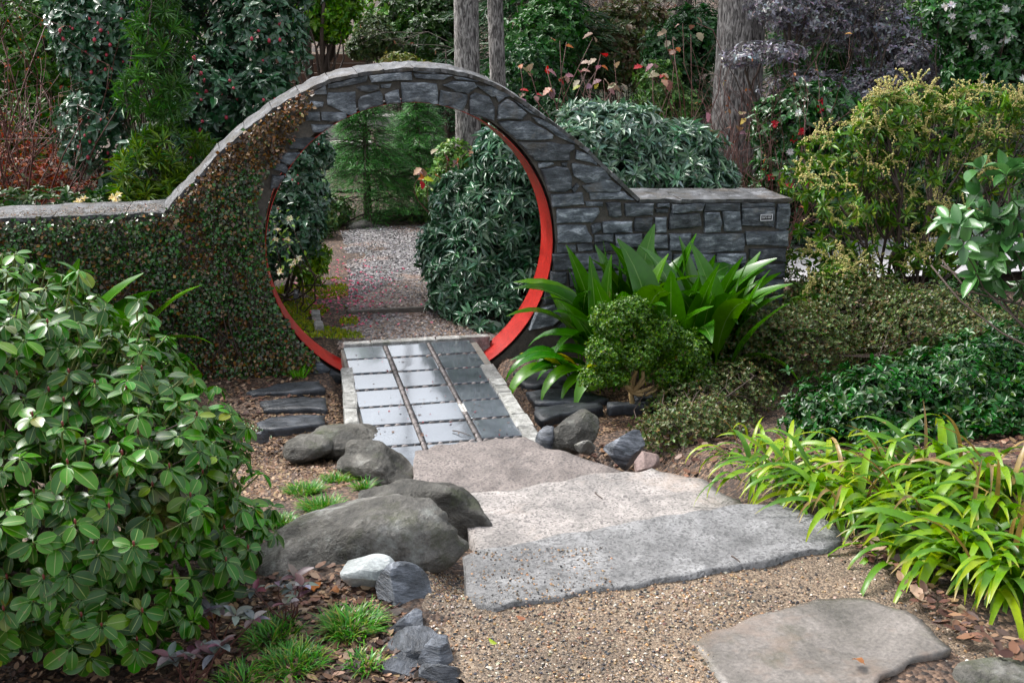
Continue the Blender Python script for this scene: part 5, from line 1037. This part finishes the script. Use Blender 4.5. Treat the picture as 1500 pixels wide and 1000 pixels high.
for k, (u, v, y, r, c, lab) in enumerate(((40, 60, 7, .9, ev, "green evergreen bush at the upper left behind the bare shrubs"), (10, 200, 6, .6, ev, "dark green bush at the left edge behind the bare shrubs"), (110, 20, 8, .8, [(.02, .06, .015), (.035, .085, .02)], "dark evergreen left of the camellia top"),
        (-60, 120, 9, 1.3, ev, "wide green bush beyond the left edge"), (60, 110, 12, 1.5, [(.02, .06, .015), (.035, .085, .02)], "dark wide bush behind the bare shrubs, nearest the camellia"), (200, 60, 12, 1.6, ev, "green bush hidden mostly behind the camellia"), (-200, 60, 13, 2.0, [(.03, .08, .02), (.05, .1, .03)], "large dark bush far beyond the left edge"), (600, 25, 17, 1.3, [(.05, .13, .02), (.08, .18, .03), (.12, .22, .04)], "fresh green tree between the olive shrub and the straight trunk"), (790, 60, 11, .8, [(.025, .085, .02), (.045, .12, .03)], "green conifer-like bush right of the shaggy trunk"), (905, 60, 13, .9, [(.06, .09, .03), (.1, .12, .05), (.13, .1, .06)], "olive brown bush among the bare thicket"), (1000, 70, 7, .55, [(.02, .06, .02), (.035, .09, .03)], "dark bush tucked left of the thickest oak"), (1190, 60, 6.5, .7, [(.035, .1, .03), (.06, .14, .045), (.1, .18, .08)], "green bush glimpsed behind the purple leaves, left"), (1290, 90, 6.5, .8, [(.035, .1, .03), (.06, .14, .045), (.1, .18, .08)], "green bush glimpsed behind the purple leaves, right"), (1370, 30, 5.6, .6, [(.05, .13, .03), (.09, .18, .05)], "fresh green bush left of the white camellia"))):
    bg("evergreen_bush", lab, u, v, y, [B(u, v, y, r, r*.8, r*.7), B(u-15, v+25, y-.2, r*.7, r*.6, r*.5), B(u+18, v-25, y+.3, r*.8, r*.7, r*.6), B(u, v+60*8/y, y, r*.8, r*.6, r*.5)], 1300, 6, .05+.004*y, c, 420+k, inner=.3, lump=.3, group="evergreen bushes in the wood")
# bare thicket behind, grey and pinkish brown
for k, (u, y, h, m, lab) in enumerate(((800, 17, 4, 'twig_grey', "bare grey thicket left of the far slim trunk"), (880, 16, 4, 'twig_grey', "bare grey thicket right of the far slim trunk"), (940, 14, 4, 'twig_grey', "bare twiggy shrub in the middle distance left of the oak"), (860, 22, 5, 'twig', "far brown bare thicket high on the slope"), (60, 12, 4, 'twig', "bare dark thicket at the upper left"))):
    twiggy("bare_thicket", lab, "shrub", ground_at(u, y), 10, h, .7, m, 351+k, [(.2, .1, .07), (.25, .15, .11), (.14, .07, .05)], 500, .07, 4, 4, .022, None, "bare thickets in the wood", .08, .35)
# oakleaf hydrangea: thin stems, big fading leaves
hyd = [(.24, .14, .15), (.3, .22, .17), (.22, .18, .13), (.3, .04, .045), (.35, .11, .035), (.33, .26, .05), (.2, .12, .09)]
def hydrangea(label, pts, y, seed):
    rng = rs(seed); c = np.mean([aty(u, v, y) for u, v in pts], 0); b = np.array([c[0], c[1], float(gz(c[0], c[1]))]); root = empty("hydrangea", b, label, "shrub", "fading hydrangeas behind the wall"); lines = []
    P, D, N, S = [], [], [], []
    for u, v in pts:
        e = aty(u, v, y+rng.normal(0, .3)); lines.append((bendline(b+rng.normal(0, .12, 3)*[1, 1, 0], e, 8, rng, .07), np.linspace(.009, .003, 8)))
        for q in range(rng.integers(1, 4)): P.append(e+rng.normal(0, .03, 3)); D.append([rng.normal(0, 1), rng.normal(0, .6), -.35+rng.normal(0, .3)]); N.append([rng.normal(0, .4), -.5, 1.]); S.append(rng.uniform(.07, .12))
    part("stems", tubes("stems", lines, M['twig_red'], 5), root); C = palette(rng, len(P), hyd, (3, 3, 2, 1.2, 1, 1, 2), .15)
    for i in range(len(P)):
        me = scatter(L_OAK, np.zeros((1, 3)), np.array([[0, 1., 0]]), np.array([[0, 0, 1.]]), np.ones(1), C[i:i+1], M['leaf_matte'], "leaf"); part_at("leaf", me, root, basis_matrix(np.array(P[i]), np.array(D[i]), np.array(N[i]), S[i]))
oakp = lambda t: max(.12, (math.sin(math.pi*t**.9)**.7)*(1+.22*math.sin(t*19)))
L_OAK = leaf_tm(oakp, 7, .75, .05, -.25)
hydrangea("hydrangea with fading pink and brown leaves behind the right slope of the arch", [(762, 97), (775, 99), (800, 98), (760, 137), (783, 145), (805, 135), (830, 62), (868, 57), (866, 88), (880, 95), (826, 115), (845, 120), (862, 122), (884, 118), (905, 120), (912, 127), (895, 130), (880, 80), (850, 103), (820, 60), (900, 88)], 3.2, 361)
hydrangea("hydrangea with red and yellow leaves beside the thickest oak", [(975, 45), (985, 58), (990, 70), (1012, 50), (1020, 34), (940, 93), (958, 96), (968, 108), (975, 112), (955, 108), (1000, 35), (1050, 200), (1058, 215), (1078, 182), (1068, 185), (1090, 165), (1045, 205), (1100, 190), (1120, 215), (1040, 160)], 3.4, 362)
hydrangea("small hydrangea with dark red leaves in the middle of the gate view", [(650, 222), (655, 228), (670, 232), (690, 218), (700, 222), (615, 258), (618, 250), (640, 262), (625, 270)], 4.2, 363)
# rusty twigs at the oak's foot and by the wall end
for k, (u, v, y, lab) in enumerate(((1075, 330, 2.6, "rust-coloured bare stems at the foot of the thickest oak"), (1150, 340, 2.2, "rusty twigs beside the wall's right end"), (1010, 330, 3.0, "red-brown bare stems left of the thickest oak"))):
    p = ground_at(u, y); twiggy("rusty_shrub", lab, "shrub", p, 12, 1.35, .4, 'twig_red', 371+k, [(.3, .1, .03), (.2, .06, .03), (.3, .22, .12)], 22, .045, 3, 3, .007, None, "rusty bare shrubs behind the wall", .06, .25)
# purple-leaved tree, red and white camellias on the right
lo = [(.15, .145, .165), (.23, .225, .25), (.33, .325, .355), (.11, .1, .105)]  # purple-grey leaves, with the sky's pale reflection put into their colours
lt_, LT, LA = bg("loropetalum", "wide purple-grey small-leaved tree right of the thickest oak", 1230, 100, 4.2, [B(1130, 75, 3.6, .42, .4, .12), B(1090, 85, 3.4, .3, .3, .09), B(1190, 30, 4.2, .6, .5, .3), B(1280, 40, 4.2, .6, .5, .34), B(1330, 90, 4, .5, .5, .3), B(1180, 130, 3.8, .5, .4, .24), B(1270, 140, 3.9, .6, .5, .3), B(1380, 120, 4, .4, .4, .24), B(1240, 190, 3.8, .5, .4, .22), B(1240, -30, 4.2, .9, .6, .4), B(1140, 10, 4, .4, .4, .2)], 5600, 5, .046, lo, 381, L_ELL, 'leaf_gloss', cat="tree", elev=82, droop=.1, inner=.35, stems=9, stem_r=.02, stem_tips=120, lump=.4)
M['petal_white'] = leaf_mat('white_petal', .5, .3)
def camellia(label, u, y, blobs, n, fl, seed, cols):
    root, T, A = bg("camellia", label, u, 150, y, blobs, n, 6, .075, cols, seed, L_ELL, 'leaf_gloss', inner=.3, stems=9, stem_r=.024, stem_tips=90, lump=.3); rng = rs(seed+1)
    sc = visible_rank(T, np.ones(len(T)), A)*rng.uniform(.5, 1, len(T)); idx = np.argsort(-sc)
    for cnt, col, nm in fl:
        flowers(root, nm, T[idx[:cnt]]+unit(A[idx[:cnt]])*.03, A[idx[:cnt]]-[0, .8, 0], .045, L_BRO, 9, col, M['petal_white'], seed+2); idx = idx[cnt:]
white, redf = [(.75, .75, .74), (.8, .8, .76)], [(.5, .02, .035), (.6, .05, .07)]
camellia("camellia with white flowers in the upper right corner", 1440, 3.0, [B(1450, 60, 3, .6, .5, .45), B(1400, 20, 3, .4, .4, .3), B(1470, 130, 2.8, .5, .4, .3), B(1420, 110, 2.9, .3, .3, .2), B(1500, 0, 3, .6, .5, .4)], 1500, [(34, white, "flower")], 391, [(.022, .075, .022), (.035, .1, .03), (.06, .14, .05)])
camellia("camellia with red and white flowers right of the thickest oak's foot", 1170, 2.9, [B(1150, 190, 2.9, .4, .4, .36), B(1190, 160, 3, .4, .4, .3), B(1230, 200, 3, .4, .4, .36), B(1150, 260, 2.7, .4, .4, .3), B(1220, 270, 2.8, .4, .4, .4)], 1500, [(11, redf, "flower"), (9, white, "flower")], 394, [(.02, .07, .02), (.035, .095, .03), (.05, .12, .04)])
bg("dark_shrub", "dark evergreen shrub filling the gap below the purple-leaved tree", 1300, 300, 3.4, [B(1300, 260, 3.4, .9, .5, .6), B(1420, 280, 3.2, .9, .5, .6), B(1380, 200, 3.6, .8, .5, .4), B(1180, 320, 2.9, .5, .4, .5), B(1480, 380, 3.0, .7, .5, .3)], 2300, 6, .08, [(.014, .045, .014), (.022, .06, .018), (.03, .08, .024)], 397, mat='leaf_gloss')
bg("dark_shrub", "dark twiggy evergreen at the right edge above the strap-leaved plants", 1440, 500, .2, [B(1460, 470, .3, .5, .3, .16), B(1500, 500, -.3, .4, .3, .14), B(1400, 440, .6, .5, .3, .2)], 700, 6, .045, [(.02, .055, .016), (.03, .075, .022)], 398, stem_tips=90)
bg("ground_shrub", "low dark shrubs behind the left wall foot", 60, 400, 1.4, [B(60, 330, 1.4, .8, .3, .3), B(330, 330, 1.6, .5, .3, .5), B(200, 340, 1.3, .5, .3, .4)], 900, 6, .06, [(.02, .055, .016), (.04, .08, .02)], 399)
bg("ground_shrub", "low evergreen shrub at the far left end of the gravel path", 500, 320, 5.6, [B(480, 310, 5.6, .3, .3, .2), B(455, 330, 5.0, .3, .3, .25), B(590, 325, 6, .5, .3, .16), B(640, 320, 5.8, .4, .3, .25)], 700, 6, .06, [(.04, .09, .03), (.06, .12, .035), (.1, .15, .05)], 400)
# pale terrace stones seen through the gate and a pale path on the right
M['pale_stone'] = stone_mat('pale_stone', [(.3, (.22, .2, .18)), (.7, (.45, .43, .4))], 5, (1, 1, 1), (.5, .8), .5, .02, .15, 40)
for k, (u, v, w, h, lab) in enumerate(((500, 193, .9, .3, "upper pale terrace stone seen through the gate's left"), (580, 178, 1.2, .22, "pale terrace ledge behind the feathery conifer tip"), (505, 216, .9, .2, "lower pale terrace stone seen through the gate's left"), (600, 206, 1.1, .18, "pale terrace stone between the conifers"))):
    p = aty(u, v, 11.5-.4*k % 1); tag(link("terrace_stone", box("terrace_stone", w, .5, h, M['pale_stone'], .04, k, .02), None, p), lab, "stone", "pale terrace stones beyond the conifers")
for k, (u, v, y, w, lab) in enumerate(((470, 88, 19, 2.6, "brown timber retaining wall on the far slope left of the arch"),)):
    p = ground_at(u, y); WB = empty("retaining_wall", p, lab, "wall"); mt = plain_mat('old_timber', (.1, .05, .032), .8, .3, 6, .4)
    for j in range(5): part_at("board", box("board", w, .12, .2, mt, .02, j, .01), WB, Matrix.Translation(p+np.array([rs(j).normal(0, .1), -.05+.02*(j % 2), .05+.21*j])))
sheet("side_path", [(3.6, 1.3), (6.5, 1.0), (8, 2.6), (4.2, 3.0)], lambda x, y: .06+.1*sstep(2, 8, x)+0*y, plain_mat('pale_path', (.5, .49, .5), .4, .2, 12, .3), "pale wet path glimpsed through the shrubs on the right", .2, .03, 7)

# ------------------------------------------------------------------ loose material
def pts_in(poly, n, rng):
    poly = np.array(poly); lo, hi = poly.min(0), poly.max(0); P = rng.uniform(lo, hi, (n, 2)); return P[inside(P, poly)]
stone_c = [(.025, .024, .025), (.11, .085, .062), (.25, .165, .098), (.34, .2, .095), (.4, .3, .2), (.18, .105, .07), (.055, .055, .062), (.46, .41, .34)]
def loose(name, P, zf, s0, s1, cols, mat, tm, label, cat, seed, flat=.6, w=None, lift=.25):
    rng = rs(seed); n = len(P); S = np.exp(rng.uniform(np.log(s0), np.log(s1), n)); Z = zf(P[:, 0], P[:, 1])+S*flat*lift; a = rng.uniform(0, 6.28, n)
    me = scatter(tm, np.column_stack([P, Z]), np.column_stack([np.cos(a), np.sin(a), rng.normal(0, .25, n)]), np.column_stack([rng.normal(0, .25, n), rng.normal(0, .25, n), np.ones(n)]), S[:, None]*np.column_stack([rng.uniform(.6, .95, n), np.ones(n), np.full(n, flat)]), palette(rng, n, cols, w, .2, .05), M[mat], name, tm is PEB)
    tag(link(name, me), label, cat, kind="stuff")
rng = rs(401)
P = pts_in(UPPER, 90000, rng); u, v, z = proj(np.column_stack([P, np.full(len(P), UPZ)])); P = P[(v < 1040) & (v > 760)]
nz = np.array([noise.noise(Vector((a*1.7, b*1.7, 5))) for a, b in P]); sandy = sstep(.25, .75, P[:, 0]+.5*nz)*.75; P = P[rng.uniform(0, 1, len(P)) > sandy]
EX = pts_in(px([(610, 850), (640, 800), (705, 800), (690, 890), (630, 885)], .45), 9000, rng); P = np.concatenate([P[:44000], EX]); upx = lambda x, y: np.where(inside(np.column_stack([x, y]), UPPER), upz(x, y), gz(x, y)+.004)
loose("pea_gravel", P, upx, .006, .017, stone_c, 'pebble', OCT, "loose wet pea gravel in the foreground", "gravel", 402)
chipc = [(.07, .038, .022), (.13, .072, .038), (.19, .115, .06), (.045, .025, .017), (.26, .17, .1)]
LEFTBED = px([(300, 610), (500, 545), (505, 640), (600, 690), (560, 740), (400, 800), (360, 760)], .0)
KR = px([(715, 530), (1000, 560), (1010, 600), (830, 640), (790, 640)], -.05)
P = np.concatenate([pts_in(LEFTBED, 26000, rng), pts_in(KR, 12000, rng)]); loose("wood_chips", P, gz, .01, .03, chipc, 'chip', L_FLAT, "brown wood chips around the slate treads and boulders", "wood chips", 403, .35, None, .3)
FB = px([(280, 1010), (300, 870), (560, 850), (640, 1010)], .45); P = np.concatenate([pts_in(FB, 7000, rng), pts_in(px([(0, 1020), (0, 900), (300, 840), (330, 1020)], .45), 3500, rng)])
loose("bark_mulch", P, gz, .012, .04, [(.06, .03, .02), (.15, .08, .045), (.26, .16, .09), (.03, .018, .012), (.34, .22, .14)], 'chip', L_FLAT, "coarse bark mulch in the left foreground bed", "mulch", 404, .35, (3, 2, 1.4, 3, .6), .3)
RBED = px([(840, 600), (1000, 575), (1180, 600), (1350, 620), (1500, 640), (1500, 930), (1390, 890), (1290, 800), (1190, 745), (1060, 690), (960, 680), (870, 650)], .2)
P = np.concatenate([pts_in(RBED, 3800, rng), pts_in(px([(1230, 790), (1300, 790), (1420, 890), (1510, 950), (1500, 975), (1380, 920), (1290, 830)], .5), 420, rng)]); dryc = [(.12, .055, .03), (.08, .034, .022), (.18, .1, .055), (.05, .028, .02), (.24, .17, .11)]
zmix = lambda x, y: np.maximum(gz(x, y), np.where(inside(np.column_stack([x, y]), UPPER), UPZ, -9))
loose("leaf_litter", P, zmix, .02, .06, dryc, 'dry', L_FLAT, "fallen brown leaves under the right-hand plants", "leaf litter", 405, .5, None, .5)
P = np.concatenate([pts_in(px([(280, 555), (440, 545), (480, 570), (360, 620)], -.1), 700, rng), pts_in(px([(400, 850), (560, 850), (640, 1000), (350, 1000)], .42), 150, rng)])
loose("leaf_litter", P, gz, .02, .05, dryc, 'dry', L_FLAT, "fallen brown leaves at the foot of the creeper and around the grass", "leaf litter", 406, .5, None, .5)
gm = GATEG; P = pts_in(gm, 11000, rng); P2_ = pts_in(gm, 30000, rng); P = np.concatenate([P, P2_[P2_[:, 1] < 2.4]]); warm = P[:, 1] < 2.2+.5*np.sin(3*P[:, 0])
loose("path_gravel", P[~warm], fz, .012, .032, [(.06, .057, .058), (.14, .13, .132), (.22, .21, .215), (.1, .085, .08), (.32, .31, .315)], 'pebble', OCT, "grey crushed gravel on the path beyond the gate", "gravel", 407)
loose("path_chips", P[warm], fz, .01, .028, [(.19, .125, .09), (.27, .18, .125), (.14, .1, .08), (.32, .27, .23)], 'chip', L_FLAT, "brownish chips on the near end of the path beyond the gate", "gravel", 408, .4, None, .3)
n = 620; a = np.column_stack([rng.normal(505, 42, n), rng.normal(432, 22, n)]); P = np.array([at(x, y, .0)[:2] for x, y in a]); P = P[(P[:, 0] > -.9) & (P[:, 0] < .6) & (P[:, 1] > .9)]
loose("fallen_petals", P, lambda x, y: np.maximum(gz(x, y), fz(x, y))+.004, .018, .036, [(.62, .12, .2), (.7, .25, .33), (.5, .06, .12)], 'petal', L_FLAT, "fallen pink petals on the path beyond the gate", "petals", 409, .5, None, .5)
# bits lying on the steps
n = 500; P = np.array([at(x, y, .505)[:2] for x, y in np.column_stack([rng.uniform(690, 900, n)**1.0, rng.uniform(800, 882, n)])]); loose("step_grit", P, lambda x, y: np.full(len(x), .5), .005, .014, stone_c[:4], 'pebble', OCT, "scattered grit on the topmost step", "grit", 410)
n = 110; a = np.column_stack([rng.uniform(520, 760, n), rng.uniform(515, 640, n)]); P = np.array([at(x, y, .006)[:2] for x, y in a]); P = P[(P[:, 0] > -.5) & (P[:, 0] < .46)]
loose("path_debris", P, lambda x, y: np.full(len(x), .0075), .006, .026, [(.05, .03, .025), (.2, .03, .04), (.12, .07, .04)], 'dry', L_FLAT, "tiny dark leaf fragments on the wet tiles", "leaf fragments", 411, .3, None, .1)
def fallen(u, v, z, size, col, label, rz, tm=L_OAK, curl=1.):
    rng = rs(int(u)); p = at(u, v, z); me = scatter(tm, np.zeros((1, 3)), np.array([[0, 1., 0]]), np.array([[0, 0, -1.]]), np.array([[size, size, size*curl]]), np.array([col]), M['leaf_matte'], "fallen_leaf"); o = link("fallen_leaf", me, None, p); o.rotation_euler = (0, 0, rz); tag(o, label, "leaf", "single fallen leaves")
fallen(1262, 962, .526, .05, (.32, .16, .09), "curled brown fallen leaf on the large flagstone", 2.2, curl=1.6)
fallen(728, 942, .512, .036, (.25, .32, .05), "yellow-green fallen leaf on the pea gravel", .6, L_BRO)
fallen(770, 905, .512, .032, (.3, .15, .1), "small brown fallen leaf on the pea gravel below the topmost step", 1.2)
fallen(492, 856, .5, .07, (.22, .11, .06), "brown oval fallen leaf beside the pale rock", 2.9, L_BRO, 1.4)
fallen(470, 852, .49, .085, (.36, .13, .04), "rusty orange curled fallen leaf under the largest boulder", 1.8, curl=1.5)
fallen(312, 905, .47, .05, (.4, .22, .13), "tan fallen leaf under the rhododendron edge", .4)
for k, (u0, v0, u1, v1, z, lab) in enumerate(((663, 631, 690, 639, .008, "dark twig on the tiled path's lower end"), (1072, 815, 1084, 824, .512, "short dark twig on the topmost step's near edge"), (872, 722, 882, 731, .35, "short dark twig on the middle step"))):
    a, b = at(u0, v0, z), at(u1, v1, z); tag(link("twig", tubes("twig", [(bendline(a, b, 6, rs(k), .05)+[0, 0, .003], np.linspace(.004, .002, 6))], M['twig'], 5)), lab, "twig")
